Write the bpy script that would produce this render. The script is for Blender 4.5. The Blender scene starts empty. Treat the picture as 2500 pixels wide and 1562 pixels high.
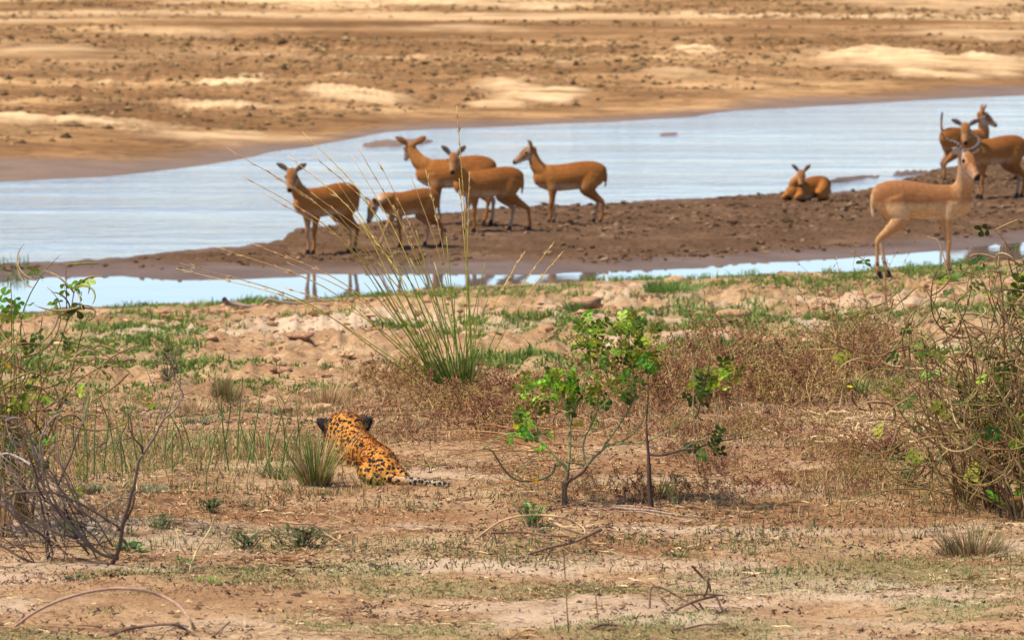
import bpy, math, random
import numpy as np
from mathutils import Vector, Matrix, kdtree, noise as mnoise

R = math.radians
random.seed(7); rng = np.random.default_rng(7)
SC = bpy.context.scene
COL = SC.collection

# ------------------------------------------------------------------ camera, sky, sun, exposure
CAM_H = 4.0
FPX = 200.0 / 36.0 * 2500.0            # focal length in photo pixels (200 mm on 36 mm, 2500 px wide)
PITCH = math.atan(995.0 / FPX)
cam_d = bpy.data.cameras.new('camera'); cam = bpy.data.objects.new('camera', cam_d); COL.objects.link(cam)
cam.location = (0, 0, CAM_H); cam.rotation_euler = (math.pi/2 - PITCH, 0, 0)
cam_d.lens = 200; cam_d.sensor_width = 36; cam_d.clip_start = 0.5; cam_d.clip_end = 6000
cam_d.dof.use_dof = True; cam_d.dof.focus_distance = 26.0; cam_d.dof.aperture_fstop = 10.5
SC.camera = cam

SUN_EL, SUN_DIR = R(60), Vector((-0.60, -0.22, 0)).normalized()
world = bpy.data.worlds.new('World'); SC.world = world; world.use_nodes = True
wn = world.node_tree; wn.nodes.clear()
sky = wn.nodes.new('ShaderNodeTexSky'); sky.sky_type = 'NISHITA'; sky.sun_disc = False
sky.sun_elevation = SUN_EL; sky.sun_rotation = math.atan2(SUN_DIR.x, SUN_DIR.y)
sky.air_density = 1.0; sky.dust_density = 0.1; sky.ozone_density = 3.5
bg = wn.nodes.new('ShaderNodeBackground'); bg.inputs[1].default_value = 0.138
wo = wn.nodes.new('ShaderNodeOutputWorld')
tint = wn.nodes.new('ShaderNodeMix'); tint.data_type = 'RGBA'; tint.blend_type = 'MULTIPLY'; tint.inputs[0].default_value = 1.0
tint.inputs[7].default_value = (.89, .945, 1.07, 1)
wn.links.new(sky.outputs[0], tint.inputs[6]); wn.links.new(tint.outputs[2], bg.inputs[0]); wn.links.new(bg.outputs[0], wo.inputs[0])

sun_d = bpy.data.lights.new('sun', 'SUN'); sun_d.energy = 4.8; sun_d.angle = R(3.0); sun_d.color = (1.0, 0.91, 0.76)
sun = bpy.data.objects.new('sun', sun_d); COL.objects.link(sun)
sv = Vector((SUN_DIR.x*math.cos(SUN_EL), SUN_DIR.y*math.cos(SUN_EL), math.sin(SUN_EL)))
sun.rotation_euler = (-sv).to_track_quat('-Z', 'Y').to_euler(); sun.location = sv*60

vs = SC.view_settings
vs.view_transform = 'Standard'; vs.look = 'None'; vs.exposure = 0.62; vs.gamma = 1.0
try: vs.use_curve_mapping = False
except Exception: pass
SC.cycles.use_denoising = True
SC.cycles.max_bounces = 6; SC.cycles.transparent_max_bounces = 6

# ------------------------------------------------------------------ photograph pixel <-> place
CT, ST = math.cos(PITCH), math.sin(PITCH)
def ray(px, py):
    xc = (px-1250.0)/FPX; yc = (781.0-py)/FPX
    return xc, CT + yc*ST, -ST + yc*CT
def W(px, py, D):
    """point seen at photo pixel (px,py), D metres away along the ground"""
    a, b, c = ray(px, py); k = D/b
    return Vector((a*k, D, CAM_H + c*k))
def dist_on(py, z):
    a, b, c = ray(1250, py)
    return b*(z-CAM_H)/c

# ------------------------------------------------------------------ noise
def _hash(ix, iy, seed):
    h = (ix*374761393 + iy*668265263 + seed*1442695041) & 0xffffffff
    h = ((h ^ (h >> 13))*1274126177) & 0xffffffff
    return ((h ^ (h >> 16)) & 0xffff)/65535.0
def vnoise(x, y, seed=0):
    xf = np.floor(x); yf = np.floor(y)
    ix = xf.astype(np.int64); iy = yf.astype(np.int64)
    fx = x-xf; fy = y-yf
    fx = fx*fx*(3-2*fx); fy = fy*fy*(3-2*fy)
    a = _hash(ix, iy, seed); b = _hash(ix+1, iy, seed); c = _hash(ix, iy+1, seed); d = _hash(ix+1, iy+1, seed)
    return (a*(1-fx)+b*fx)*(1-fy) + (c*(1-fx)+d*fx)*fy
def fbm(x, y, scale, octv=4, seed=0, gain=0.5):
    x = np.asarray(x, float)/scale; y = np.asarray(y, float)/scale
    s = 0; a = 1.0; t = 0
    for o in range(octv):
        c, sn = math.cos(o*1.1), math.sin(o*1.1)
        s = s + a*vnoise(x*c-y*sn+17.3*o, x*sn+y*c-9.1*o, seed+o*31); t += a
        a *= gain; x = x*2.03; y = y*2.03
    return s/t                           # 0..1
def sstep(a, b, x):
    t = np.clip((x-a)/(b-a), 0, 1); return t*t*(3-2*t)

# ------------------------------------------------------------------ lie of the land
def line(pts, z):
    p = np.array(pts, float)
    D = np.array([dist_on(y, z) for y in p[:, 1]])
    return p[:, 0], D
L_POOL_N = line([(-600,805),(-300,790),(0,771),(200,757),(420,748),(550,741),(760,735),(900,722),(1080,708),(1230,700),(1450,691),(1600,684),(1700,683),(1800,676),(1900,669),(2100,667),(2300,650),(2500,636),(2800,618),(3200,595)], 0.0)
L_POOL_F = line([(-600,704),(0,688),(100,680),(300,675),(420,684),(600,679),(760,671),(1000,672),(1250,669),(1480,666),(1700,655),(1900,640),(2100,626),(2300,611),(2500,592),(2800,566),(3200,535)], 0.0)
L_BAR_F = line([(-600,650),(0,636),(100,632),(200,629),(400,616),(550,608),(640,600),(690,588),(720,566),(760,560),(830,554),(893,548),(1060,530),(1087,524),(1214,511),(1328,506),(1500,501),(1850,481),(2008,477),(2100,469),(2170,456),(2230,436),(2290,416),(2400,403),(2500,397),(2800,375),(3200,345)], 0.10)
L_RIV_F = line([(-600,490),(0,441),(250,428),(430,406),(520,394),(600,382),(760,364),(880,342),(940,328),(1060,320),(1250,312),(1500,298),(1700,288),(1800,274),(2000,256),(2200,244),(2500,228),(2800,213),(3200,195)], 0.0)
U_ = lambda X, Y: np.asarray(X)/np.maximum(np.asarray(Y), 0.1)*FPX*(1/1.0)+1250.0
def edges(u):
    return (np.interp(u, *L_POOL_N), np.interp(u, *L_POOL_F), np.interp(u, *L_BAR_F), np.interp(u, *L_RIV_F))
Z_TOP = 1.5
# raised bits of sand on the far bank: px, py, half width px, half height px, height m, paleness
RIDGES = [(900,42,420,14,.35,1.0),(1300,48,260,10,.25,.9),(430,45,90,6,.2,.8),(60,12,60,10,.3,.9),(2250,178,340,22,.42,1.0),(2150,168,160,8,.2,.5),
          (1700,158,70,11,.30,1.0),(2400,120,220,14,.2,.6),(1850,10,400,8,.2,.6),(2300,45,300,16,.2,.5),(1100,108,200,10,.2,.5),(560,244,110,7,.30,1.0),(255,243,28,5,.15,.9),(610,218,60,4,.1,.7),
          (560,285,170,7,.2,.8),(880,262,140,14,.3,1.0),(1320,245,150,12,.3,.85),(1210,262,90,8,.2,.7),(180,330,300,12,.45,.95),(600,345,330,12,.3,.7),
          (110,165,170,14,.25,.5),(420,120,200,12,.2,.35),(850,226,90,4,.1,.6),(1380,195,60,6,.1,.4),(1650,215,100,9,.15,.4),(1240,30,200,7,.1,.6)]
def far_ridge(u, D):
    yimg = 781-995 + CAM_H*FPX/np.maximum(D, 1)
    hh = np.zeros_like(D); pale = np.zeros_like(D)
    wob = (fbm(u*0.009, yimg*0.11, 1.0, 4, 77)-.5)
    for (a, b, w, h, z, p) in RIDGES:
        q = ((u-a)/w + wob*.6)**2 + ((yimg-b)/h + wob*2.2)**2
        g = np.exp(-q*1.3); hh += z*g*.28
        pale = np.maximum(pale, p*sstep(.12, .75, g))
    return hh, pale
def base_h(X, Y):
    X = np.asarray(X, float); D = np.asarray(Y, float); u = U_(X, D)
    pn, pf, bf, rf = edges(u)
    sp = pf-pn
    # near bank: a terrace, then a long even slope down to the pool
    t = np.clip((D-25.2)/(pn-25.2), 0, 1)
    t2 = np.where(t < .08, t*t/.16, t-.04)/.96
    z = Z_TOP - (Z_TOP-.012)*t2
    z = z - .03*sstep(pn-.25, pn+.25, D) - .25*sstep(pn, pn+sp*.5, D)
    # mud bar
    crest = .13 + .0*D
    zb = -.30 + .30*sstep(pf-sp*.5, pf, D) + .055*sstep(pf-.1, pf+1.2, D) + .075*sstep(pf+.8, pf+5.0, D) - .12*sstep(bf-.1, bf+.9, D) - .35*sstep(bf+.4, bf+4, D)
    z = np.where(D > (pn+pf)*.5, zb, z)
    # far bank
    mid = (bf+rf)*.5
    zr = -.45 + .45*sstep(mid, rf, D) + .05*sstep(rf-.3, rf+5, D) + .30*sstep(rf+4, rf+26, D) + .0022*np.maximum(D-rf-20, 0)
    ridge, _ = far_ridge(u, D)
    zr = zr + ridge*sstep(rf+1, rf+14, D)
    z = np.where(D > mid, zr, z)
    # low bars of mud that just break the surface
    yi = 781-995+CAM_H*FPX/np.maximum(D, 1)
    w2 = fbm(u*.03, yi*.25, 1.0, 3, 61)-.5
    for (a, b, hw, hh, tilt) in MATS:
        q = ((u-a)/hw)**2 + ((yi-b+(u-a)*tilt)/hh)**2
        z = np.where((D > bf-1.5) & (D < rf+3), np.maximum(z, np.minimum(.07-.10*q+w2*.12, .035)), z)
    return z
MATS = [(965,349,105,9,.05),(1465,332,60,2.5,.04),(1632,328,45,2,0),(2060,439,150,6,.12),(2215,424,60,7,.1),(1800,467,60,2,.05)]
def height(X, Y):
    X = np.asarray(X, float); D = np.asarray(Y, float); u = U_(X, D)
    pn, pf, bf, rf = edges(u)
    z = base_h(X, D)
    nb = (D < (pn+pf)*.5)
    up = 1-.8*sstep(pn-9.0, pn-1.0, D)
    # foreground: gentle bumps; slope: rougher, trampled clods
    rough = sstep(27.5, 36, D)
    n1 = fbm(X, D, 1.3, 3, 3)-.5
    n2 = fbm(X, D, .34, 4, 11, .55)-.5
    n3 = np.abs(fbm(X, D, .62, 4, 23, .6)-.5)*2
    dz = (n1*.10 + n2*.045*(1-.4*rough))*1.0 + rough*((.30-n3)*.28 + n1*.07 + (fbm(X, D, .20, 3, 29, .6)-.5)*.11)
    # small gully at the right of the terrace
    dz = dz - .06*np.exp(-((u-1850)/300)**2 - ((D-25.3)/.55)**2) + .05*np.exp(-((u-1950)/420)**2 - ((D-27.3)/.7)**2)
    z = z + np.where(nb, dz*up, 0)
    bar = (~nb) & (D < (bf+rf)*.5)
    inb = sstep(pf-.2, pf+1.5, D)*(1-sstep(bf-.2, bf+.8, D))
    m = (fbm(X, D, .9, 3, 41)-.5)*.06 + (fbm(X, D, .22, 3, 43, .6)-.5)*.085*sstep(pf+.8, pf+3.0, D)
    z = z + np.where(bar, m*inb + (fbm(X, D, 1.2, 3, 47)-.5)*.07*(1-inb), 0)
    far = D >= (bf+rf)*.5
    onf = sstep(rf-8, rf+6, D)
    f = (fbm(X, D, 9, 4, 51)-.5)*.26 + ((fbm(X, D, 1.3, 4, 53, .65)-.5)*.30)*sstep(rf+6, rf+22, D)*sstep(.38,.58,fbm(X, D, 13, 4, 207))
    z = z + np.where(far, f*onf*(.25+.75*sstep(rf, rf+12, D)) + (1-onf)*0, 0)
    return z
def ground_z(x, y): return float(height(np.array([x]), np.array([y]))[0])
_DS = 1/np.linspace(1/13.0, 1/420.0, 5000)
def G(px, py):
    """where the ground is seen at a photo pixel"""
    a, b, c = ray(px, py)
    X = a/b*_DS; Z = CAM_H + c/b*_DS
    hit = np.nonzero(Z <= height(X, _DS))[0]
    i = hit[0] if len(hit) else len(_DS)-1
    return Vector((X[i], _DS[i], ground_z(X[i], _DS[i])))

# ------------------------------------------------------------------ mesh helpers
def lin(r, g, b):
    f = lambda c: (c/255/12.92) if c/255 <= .04045 else ((c/255+.055)/1.055)**2.4
    return np.array([f(r), f(g), f(b)])
def mesh_from(name, V, F4=None, F3=None, col=None, mat=None, smooth=True, attrs=None):
    me = bpy.data.meshes.new(name)
    V = np.asarray(V, np.float32)
    n4 = 0 if F4 is None else len(F4); n3 = 0 if F3 is None else len(F3)
    me.vertices.add(len(V)); me.vertices.foreach_set('co', V.ravel())
    idx = []
    if n4: idx.append(np.asarray(F4, np.int32).ravel())
    if n3: idx.append(np.asarray(F3, np.int32).ravel())
    idx = np.concatenate(idx)
    me.loops.add(len(idx)); me.loops.foreach_set('vertex_index', idx)
    me.polygons.add(n4+n3)
    st = np.concatenate([np.arange(n4)*4, n4*4+np.arange(n3)*3]).astype(np.int32)
    me.polygons.foreach_set('loop_start', st)
    me.polygons.foreach_set('use_smooth', np.full(n4+n3, smooth, bool))
    me.update(calc_edges=True)
    if col is not None:
        a = me.color_attributes.new('Col', 'FLOAT_COLOR', 'POINT')
        c = np.ones((len(V), 4), np.float32); c[:, :3] = col
        a.data.foreach_set('color', c.ravel())
    for k, v in (attrs or {}).items():
        a = me.attributes.new(k, 'FLOAT', 'POINT'); a.data.foreach_set('value', np.asarray(v, np.float32))
    if mat: me.materials.append(mat)
    return me
class MB:
    def __init__(s): s.v = []; s.q = []; s.t = []; s.c = []; s.n = 0
    def add(s, V, Q=None, T=None, col=(.5, .5, .5)):
        V = np.asarray(V, float); s.v.append(V)
        if Q is not None and len(Q): s.q.append(np.asarray(Q, int)+s.n)
        if T is not None and len(T): s.t.append(np.asarray(T, int)+s.n)
        c = np.asarray(col, float)
        s.c.append(np.broadcast_to(c, (len(V), 3)) if c.ndim == 1 else c)
        s.n += len(V)
    def mesh(s, name, mat, smooth=True):
        return mesh_from(name, np.concatenate(s.v), np.concatenate(s.q) if s.q else None, np.concatenate(s.t) if s.t else None, np.concatenate(s.c), mat, smooth)
def link(name, me, parent=None, loc=None, **props):
    o = bpy.data.objects.new(name, me); COL.objects.link(o)
    if parent is not None: o.parent = parent
    if loc is not None: o.location = loc
    for k, v in props.items(): o[k] = v
    return o
def empty(name, loc, label, category, group=None, rz=0):
    o = link(name, None, None, loc, label=label, category=category)
    o.empty_display_size = .1; o.rotation_euler = (0, 0, rz)
    if group: o['group'] = group
    return o
def build(mb, name, mat, parent, origin, smooth=True, **props):
    """mesh given in world coordinates, made local to its thing's origin"""
    mb.v = [v-np.array(origin) for v in mb.v]
    return link(name, mb.mesh(name, mat, smooth), parent, None, **props)
def cat(P, n):
    """Catmull-Rom through the points"""
    P = np.asarray(P, float)
    if len(P) == 2: return P[0]+(P[1]-P[0])*np.linspace(0, 1, n)[:, None]
    Q = np.vstack([2*P[0]-P[1], P, 2*P[-1]-P[-2]])
    t = np.linspace(0, len(P)-1-1e-6, n); i = t.astype(int); f = (t-i)[:, None]
    a, b, c, d = Q[i], Q[i+1], Q[i+2], Q[i+3]
    return .5*((2*b)+(c-a)*f+(2*a-5*b+4*c-d)*f**2+(3*b-a-3*c+d)*f**3)
def frames(P):
    T = np.gradient(P, axis=0); T /= np.linalg.norm(T, axis=1)[:, None]+1e-12
    up = np.array([0, 0, 1.0]) if abs(T[0, 2]) < .9 else np.array([1.0, 0, 0])
    A = np.zeros_like(P); B = np.zeros_like(P)
    a = np.cross(up, T[0]); a /= np.linalg.norm(a)
    for i in range(len(P)):
        a = a - T[i]*np.dot(a, T[i]); a /= np.linalg.norm(a)+1e-12
        A[i] = a; B[i] = np.cross(T[i], a)
    return T, A, B
def tube(mb, P, r, ns=5, col=(.3, .2, .1), rough=0):
    P = np.asarray(P, float); n = len(P)
    r = np.broadcast_to(np.asarray(r, float), (n,)) if np.ndim(r) < 1 or len(np.atleast_1d(r)) == n else np.interp(np.linspace(0, 1, n), np.linspace(0, 1, len(r)), r)
    T, A, B = frames(P)
    ang = np.arange(ns)/ns*2*np.pi
    rr = r[:, None]*(1+rough*(rng.random((n, ns))-.5)) if rough else r[:, None]*np.ones((1, ns))
    V = P[:, None, :] + rr[:, :, None]*(np.cos(ang)[None, :, None]*A[:, None, :]+np.sin(ang)[None, :, None]*B[:, None, :])
    V = V.reshape(-1, 3)
    i = np.arange(n-1)[:, None]*ns; j = np.arange(ns)[None, :]; k = (j+1) % ns
    Q = np.stack([i+j, i+k, i+ns+k, i+ns+j], -1).reshape(-1, 4)
    c = np.asarray(col, float)
    if c.ndim == 2: c = np.repeat(np.stack([np.interp(np.linspace(0, 1, n), np.linspace(0, 1, len(c)), c[:, m]) for m in range(3)], 1), ns, 0)
    V = np.vstack([V, P[-1:]]); m = len(V)-1
    Tt = np.stack([(n-1)*ns+np.arange(ns), (n-1)*ns+(np.arange(ns)+1) % ns, np.full(ns, m)], 1)
    if c.ndim == 2: c = np.vstack([c, c[-1:]])
    mb.add(V, Q, Tt, c)
def ribbons(mb, P, w, side, col0, col1):
    """many blades at once: P (N,k,3) centre lines, w (N,k) half widths, side (N,3), colours (N,3) root and tip"""
    N, k, _ = P.shape
    S = side[:, None, :]*w[:, :, None]
    V = np.stack([P-S, P+S], 2).reshape(-1, 3)
    b = (np.arange(N)*k*2)[:, None]+(np.arange(k-1)*2)[None, :]
    Q = np.stack([b, b+1, b+3, b+2], -1).reshape(-1, 4)
    f = np.linspace(0, 1, k)[None, :, None]
    c = col0[:, None, :]*(1-f)+col1[:, None, :]*f
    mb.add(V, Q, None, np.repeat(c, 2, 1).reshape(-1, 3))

# ------------------------------------------------------------------ materials
class NT:
    def __init__(s, name):
        s.m = bpy.data.materials.new(name); s.m.use_nodes = True; s.t = s.m.node_tree; s.t.nodes.clear()
        s.out = s('OutputMaterial'); s.p = s('BsdfPrincipled'); s.l(s.p.outputs[0], s.out.inputs[0])
    def __call__(s, kind, **kw):
        n = s.t.nodes.new('ShaderNode'+kind)
        for k, v in kw.items(): setattr(n, k, v)
        return n
    def l(s, a, b): s.t.links.new(a, b)
    def set(s, sock, v):
        if hasattr(v, 'is_output'): s.l(v, sock)
        else: sock.default_value = v
    def attr(s, name, out='Fac'):
        n = s('Attribute'); n.attribute_name = name; return n.outputs[out]
    def noise(s, scale, detail=4, rough=.55, vec=None, dist=0):
        n = s('TexNoise'); n.inputs['Scale'].default_value = scale; n.inputs['Detail'].default_value = detail
        n.inputs['Roughness'].default_value = rough; n.inputs['Distortion'].default_value = dist
        if vec is not None: s.l(vec, n.inputs['Vector'])
        return n.outputs['Fac']
    def ramp(s, fac, stops, interp='LINEAR'):
        n = s('ValToRGB'); e = n.color_ramp.elements; n.color_ramp.interpolation = interp
        while len(e) < len(stops): e.new(.5)
        for i, (p, c) in enumerate(stops):
            e[i].position = p; e[i].color = (*c, 1) if np.ndim(c) else (c, c, c, 1)
        s.l(fac, n.inputs[0]); return n.outputs[0]
    def mix(s, f, a, b, mode='MIX'):
        n = s('Mix', data_type='RGBA', blend_type=mode)
        s.set(n.inputs['Factor'], f)
        for i, v in ((6, a), (7, b)):
            if hasattr(v, 'is_output'): s.l(v, n.inputs[i])
            else: n.inputs[i].default_value = (*v, 1)
        return n.outputs[2]
    def math(s, op, a, b=0.0):
        n = s('Math', operation=op); s.set(n.inputs[0], a); s.set(n.inputs[1], b); return n.outputs[0]
    def coord(s, kind='Object', scale=None):
        c = s('TexCoord').outputs[kind]
        if scale is None: return c
        m = s('Mapping'); m.inputs['Scale'].default_value = scale; s.l(c, m.inputs[0]); return m.outputs[0]
    def bump(s, h, strength, dist):
        n = s('Bump'); n.inputs['Strength'].default_value = strength; n.inputs['Distance'].default_value = dist
        s.l(h, n.inputs['Height']); s.l(n.outputs[0], s.p.inputs['Normal'])
    def done(s, col, rough=.9, spec=.2):
        s.set(s.p.inputs['Base Color'], col if hasattr(col, 'is_output') else (*col, 1))
        s.set(s.p.inputs['Roughness'], rough); s.p.inputs['Specular IOR Level'].default_value = spec
        return s.m
def m_ground():
    n = NT('dry_soil'); co = n.coord()
    a = n.noise(.9, 6, .6, co); b = n.noise(6, 6, .65, co); c = n.noise(38, 5, .7, co); d = n.noise(120, 3, .7, co)
    soil = n.ramp(a, [(.3, (.35, .188, .086)), (.5, (.49, .290, .142)), (.68, (.63, .425, .235))])
    soil = n.mix(n.ramp(b, [(.36, .75), (.52, 0.)]), soil, (.27, .135, .062))
    soil = n.mix(n.ramp(c, [(.36, .9), (.49, 0.)]), soil, (.17, .088, .045))
    soil = n.mix(n.ramp(d, [(.55, 0.), (.70, .6)]), soil, (.70, .51, .31))
    soil = n.mix(n.attr('litter'), soil, n.ramp(c, [(.3, (.13, .06, .028)), (.5, (.32, .16, .072)), (.7, (.54, .33, .165))]))
    soil = n.mix(n.attr('sward'), soil, n.ramp(c, [(.35, (.17, .155, .06)), (.6, (.36, .31, .14))]))
    soil = n.mix(n.attr('pale'), soil, n.ramp(b, [(.3, (.58, .41, .26)), (.7, (.76, .58, .40))]))
    soil = n.mix(n.attr('wet'), soil, n.ramp(c, [(.35, (.075, .045, .03)), (.65, (.13, .08, .052))]))
    n.bump(n.math('ADD', c, n.math('MULTIPLY', d, .5)), 1.0, .022)
    return n.done(soil, 1.0, 0.0)
def m_mud():
    n = NT('river_mud'); co = n.coord()
    a = n.noise(1.1, 5, .6, co); c = n.noise(14, 5, .7, co); d = n.noise(60, 3, .7, co)
    col = n.ramp(a, [(.3, (.085, .047, .026)), (.55, (.125, .070, .039)), (.72, (.19, .112, .064))])
    col = n.mix(n.ramp(c, [(.34, .85), (.47, 0.)]), col, (.042, .024, .014))
    col = n.mix(n.ramp(c, [(.6, 0.), (.74, .7)]), col, (.26, .155, .09))
    w = n.attr('wet')
    col = n.mix(w, col, n.ramp(a, [(.3, (.105, .066, .043)), (.7, (.165, .108, .074))]))
    n.bump(n.math('ADD', c, n.math('MULTIPLY', d, .4)), .8, .025)
    r = n.math('SUBTRACT', .9, n.math('MULTIPLY', w, .30))
    n.set(n.p.inputs['Specular IOR Level'], 0.0)
    m = n.done(col, r, 0.0); n.l(n.math('MULTIPLY', w, .12), n.p.inputs['Specular IOR Level']); return m
def m_sand():
    n = NT('river_sand'); co = n.coord()
    a = n.noise(.11, 6, .62, co); b = n.noise(.6, 6, .7, co); c = n.noise(2.6, 5, .72, co)
    col = n.ramp(a, [(.37, (.17, .084, .034)), (.51, (.275, .145, .061)), (.65, (.47, .275, .122))])
    col = n.mix(n.ramp(b, [(.38, .75), (.54, 0.)]), col, (.125, .068, .034))
    col = n.mix(n.math('MULTIPLY', n.ramp(c, [(.36, .9), (.46, 0.)]), n.math('SUBTRACT', 1.0, n.attr('pale'))), col, (.075, .042, .022))
    col = n.mix(n.ramp(c, [(.58, 0.), (.72, .5)]), col, (.54, .345, .17))
    st = n.noise(1.0, 5, .65, n.coord('Object', (.35, .9, 1)))
    pl = n.math('MULTIPLY', n.attr('pale'), n.ramp(st, [(.36, .15), (.56, 1.)]))
    col = n.mix(pl, col, n.ramp(b, [(.3, (.50, .32, .155)), (.7, (.72, .50, .275))]))
    w = n.attr('wet')
    col = n.mix(w, col, n.ramp(b, [(.3, (.13, .08, .048)), (.7, (.20, .128, .08))]))
    n.bump(n.math('ADD', b, n.math('MULTIPLY', c, .5)), .7, .12)
    r = n.math('SUBTRACT', .95, n.math('MULTIPLY', w, .28))
    m = n.done(col, r, 0.0); n.l(n.math('MULTIPLY', w, .12), n.p.inputs['Specular IOR Level']); return m
def m_water(name, amp, sc1, calm):
    n = NT(name); co = n.coord()
    a = n.noise(sc1, 3, .55, co); b = n.noise(sc1*.28, 3, .5, co); big = n.noise(1.0, 4, .6, n.coord('Object', (.13, .40, 1)))
    h = n.math('ADD', n.math('MULTIPLY', a, .5), n.math('MULTIPLY', b, 1.2))
    if not calm: h = n.math('MULTIPLY', h, n.ramp(big, [(.36, .12), (.62, 1.)]))
    n.bump(h, 1.0, amp)
    n.p.inputs['IOR'].default_value = 1.33
    n.done((.15, .125, .10), .03 if calm else .09, .5)
    return n.m
def m_vcol(name, rough=.75, spec=.25, trans=0.0, grain=60, jitter=.0, gv=.35):
    n = NT(name)
    col = n.attr('Col', 'Color')
    g = n.noise(grain, 3, .6, n.coord())
    col = n.mix(1.0, col, n.ramp(g, [(.3, 1-gv), (.7, 1+gv*.6)]), 'MULTIPLY')
    if jitter:
        oi = n('ObjectInfo'); hs = n('HueSaturation'); n.l(col, hs.inputs['Color'])
        n.l(n.math('ADD', .5-jitter*.12, n.math('MULTIPLY', oi.outputs['Random'], jitter*.24)), hs.inputs['Hue'])
        n.l(n.math('ADD', 1-jitter, n.math('MULTIPLY', oi.outputs['Random'], jitter*2)), hs.inputs['Value'])
        col = hs.outputs[0]
    n.done(col, rough, spec)
    if trans:
        tr = n('BsdfTranslucent'); n.l(col, tr.inputs[0]); mx = n('MixShader'); mx.inputs[0].default_value = trans
        n.l(n.p.outputs[0], mx.inputs[1]); n.l(tr.outputs[0], mx.inputs[2]); n.l(mx.outputs[0], n.out.inputs[0])
    return n.m
M_GROUND, M_MUD, M_SAND = m_ground(), m_mud(), m_sand()
M_RIVER, M_POOL = m_water('rippled_water', .060, 8.0, False), m_water('still_water', .0016, 3.0, True)
M_GRASS = m_vcol('grass_blade', .7, .12, .3, 40, 0)
M_TWIG = m_vcol('dry_twig', .9, .03, 0, 90, 0)
M_LEAF = m_vcol('green_leaf', .7, .1, .35, 60, .45)
M_STEM = m_vcol('plant_stem', .75, .12, .05, 70, .12)
M_CLOD = m_vcol('earth_clod', 1.0, .0, 0, 50, .1, .5)
M_FUR = m_vcol('short_fur', .9, .05, 0, 30, 0, .24)
M_WEED = m_vcol('dry_weed', .9, .03, 0, 90, .32)
M_HORN = m_vcol('horn', .6, .08, 0, 30, 0, .3)

# ------------------------------------------------------------------ ground sheets
def u_columns(step):
    a = np.arange(-340, 2841, step)
    g = [2840+step]; s = step*2.0
    while g[-1] < 62000: g.append(g[-1]+s); s *= 1.32
    r = np.array(g[1:]); return np.concatenate([(2500-r)[::-1], a, r])
def sheet(name, U, Dm, mat, label_kind='structure'):
    """U (c,), Dm (r,c) distances: a grid of real ground"""
    r, c = Dm.shape
    D = Dm; X = (U[None, :]-1250)/FPX*D
    Z = height(X, D)
    V = np.stack([X, D, Z], -1).reshape(-1, 3)
    i = (np.arange(r-1)*c)[:, None]+np.arange(c-1)[None, :]
    Q = np.stack([i, i+1, i+c+1, i+c], -1).reshape(-1, 4)
    return V, Q, X.ravel(), D.ravel()
def between(y0, y1, n): return 1/np.linspace(1/y0, 1/y1, n)
U4 = u_columns(4)
pn, pf, bf, rf = edges(U4)
mid1, mid2 = (pn+pf)*.5, (bf+rf)*.5
def rows(a, b, n, p=1.0):
    f = np.linspace(0, 1, n)[:, None]**p
    return 1/((1/a)[None, :]*(1-f)+(1/b)[None, :]*f)
# near bank
Dm = np.concatenate([np.array([12.0, 14.5, 16.5])[:, None]*np.ones((1, len(U4))), rows(np.full(len(U4), 17.8), pn-2, 235)[:-1], rows(pn-2, mid1, 26)])
V, Q, X, D = sheet('riverbank', U4, Dm, M_GROUND)
uu = U_(X, D); e = edges(uu)
pat = fbm(X, D, 1.1, 4, 101)
grn_far = sstep(.50, .60, fbm(X, D, 1.5, 4, 103))*sstep(33, 38, D)*(1-sstep(e[0]-1.0, e[0]-.3, D))
grn_near = sstep(.47, .60, fbm(X, D, .55, 4, 105))*(1-sstep(21.6, 23.2, D))
lit = sstep(.42, .62, fbm(X, D, .5, 4, 107))*sstep(20.3, 22.3, D)*(1-sstep(30, 35, D))
wet = sstep(e[0]-.9, e[0]-.25, D + (fbm(X, D, .8, 3, 109)-.5)*1.4)*np.where(uu < 950, 1, .45)
pal = sstep(.60, .70, fbm(X, D, 1.3, 4, 111))*sstep(31, 38, D)*.5
q = lambda a, b, w, h: np.exp(-((uu-a)/w)**2 - ((D-G(a, b).y)/h)**2)
pal = np.maximum(pal, .5*sstep(.52, .66, fbm(X*.7, D, .7, 4, 117))*(1-sstep(25, 28, D)))
pal = np.maximum(pal, np.clip(q(870, 778, 260, 3.0)*1.0, 0, .7)*sstep(.35, .5, fbm(X, D, .9, 3, 113)))
n0 = len(V)
V = np.vstack([V, [[-500, -500, 1.30], [500, -500, 1.30], [500, 12.2, 1.30], [-500, 12.2, 1.30]]])
Q = np.vstack([Q, [[n0, n0+1, n0+2, n0+3]]])
pad = lambda a: np.concatenate([np.clip(a, 0, 1), np.zeros(4)])
link('riverbank', mesh_from('riverbank', V, Q, None, None, M_GROUND, True, dict(litter=pad(lit*.9), sward=pad(np.maximum(grn_far*.55, grn_near*.45)), pale=pad(pal*(1-wet)), wet=pad(wet*.9))), kind='structure')
# mud bar
Dm = np.concatenate([rows(mid1, pf-.3, 8)[:-1], rows(pf-.3, bf+1.2, 95)[:-1], rows(bf+1.2, bf+8, 10)[:-1], rows(bf+8, mid2, 10)])
V, Q, X, D = sheet('mud_bar', U4, Dm, M_MUD)
e = edges(U_(X, D))
wet = (1-sstep(e[1]+.3, e[1]+2.2, D+(fbm(X, D, .9, 3, 121)-.5)*1.2)) + sstep(e[2]-.8, e[2]+.2, D)*.8
link('mud_bar', mesh_from('mud_bar', V, Q, None, None, M_MUD, True, dict(wet=np.clip(wet, 0, 1))), kind='structure')
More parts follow.
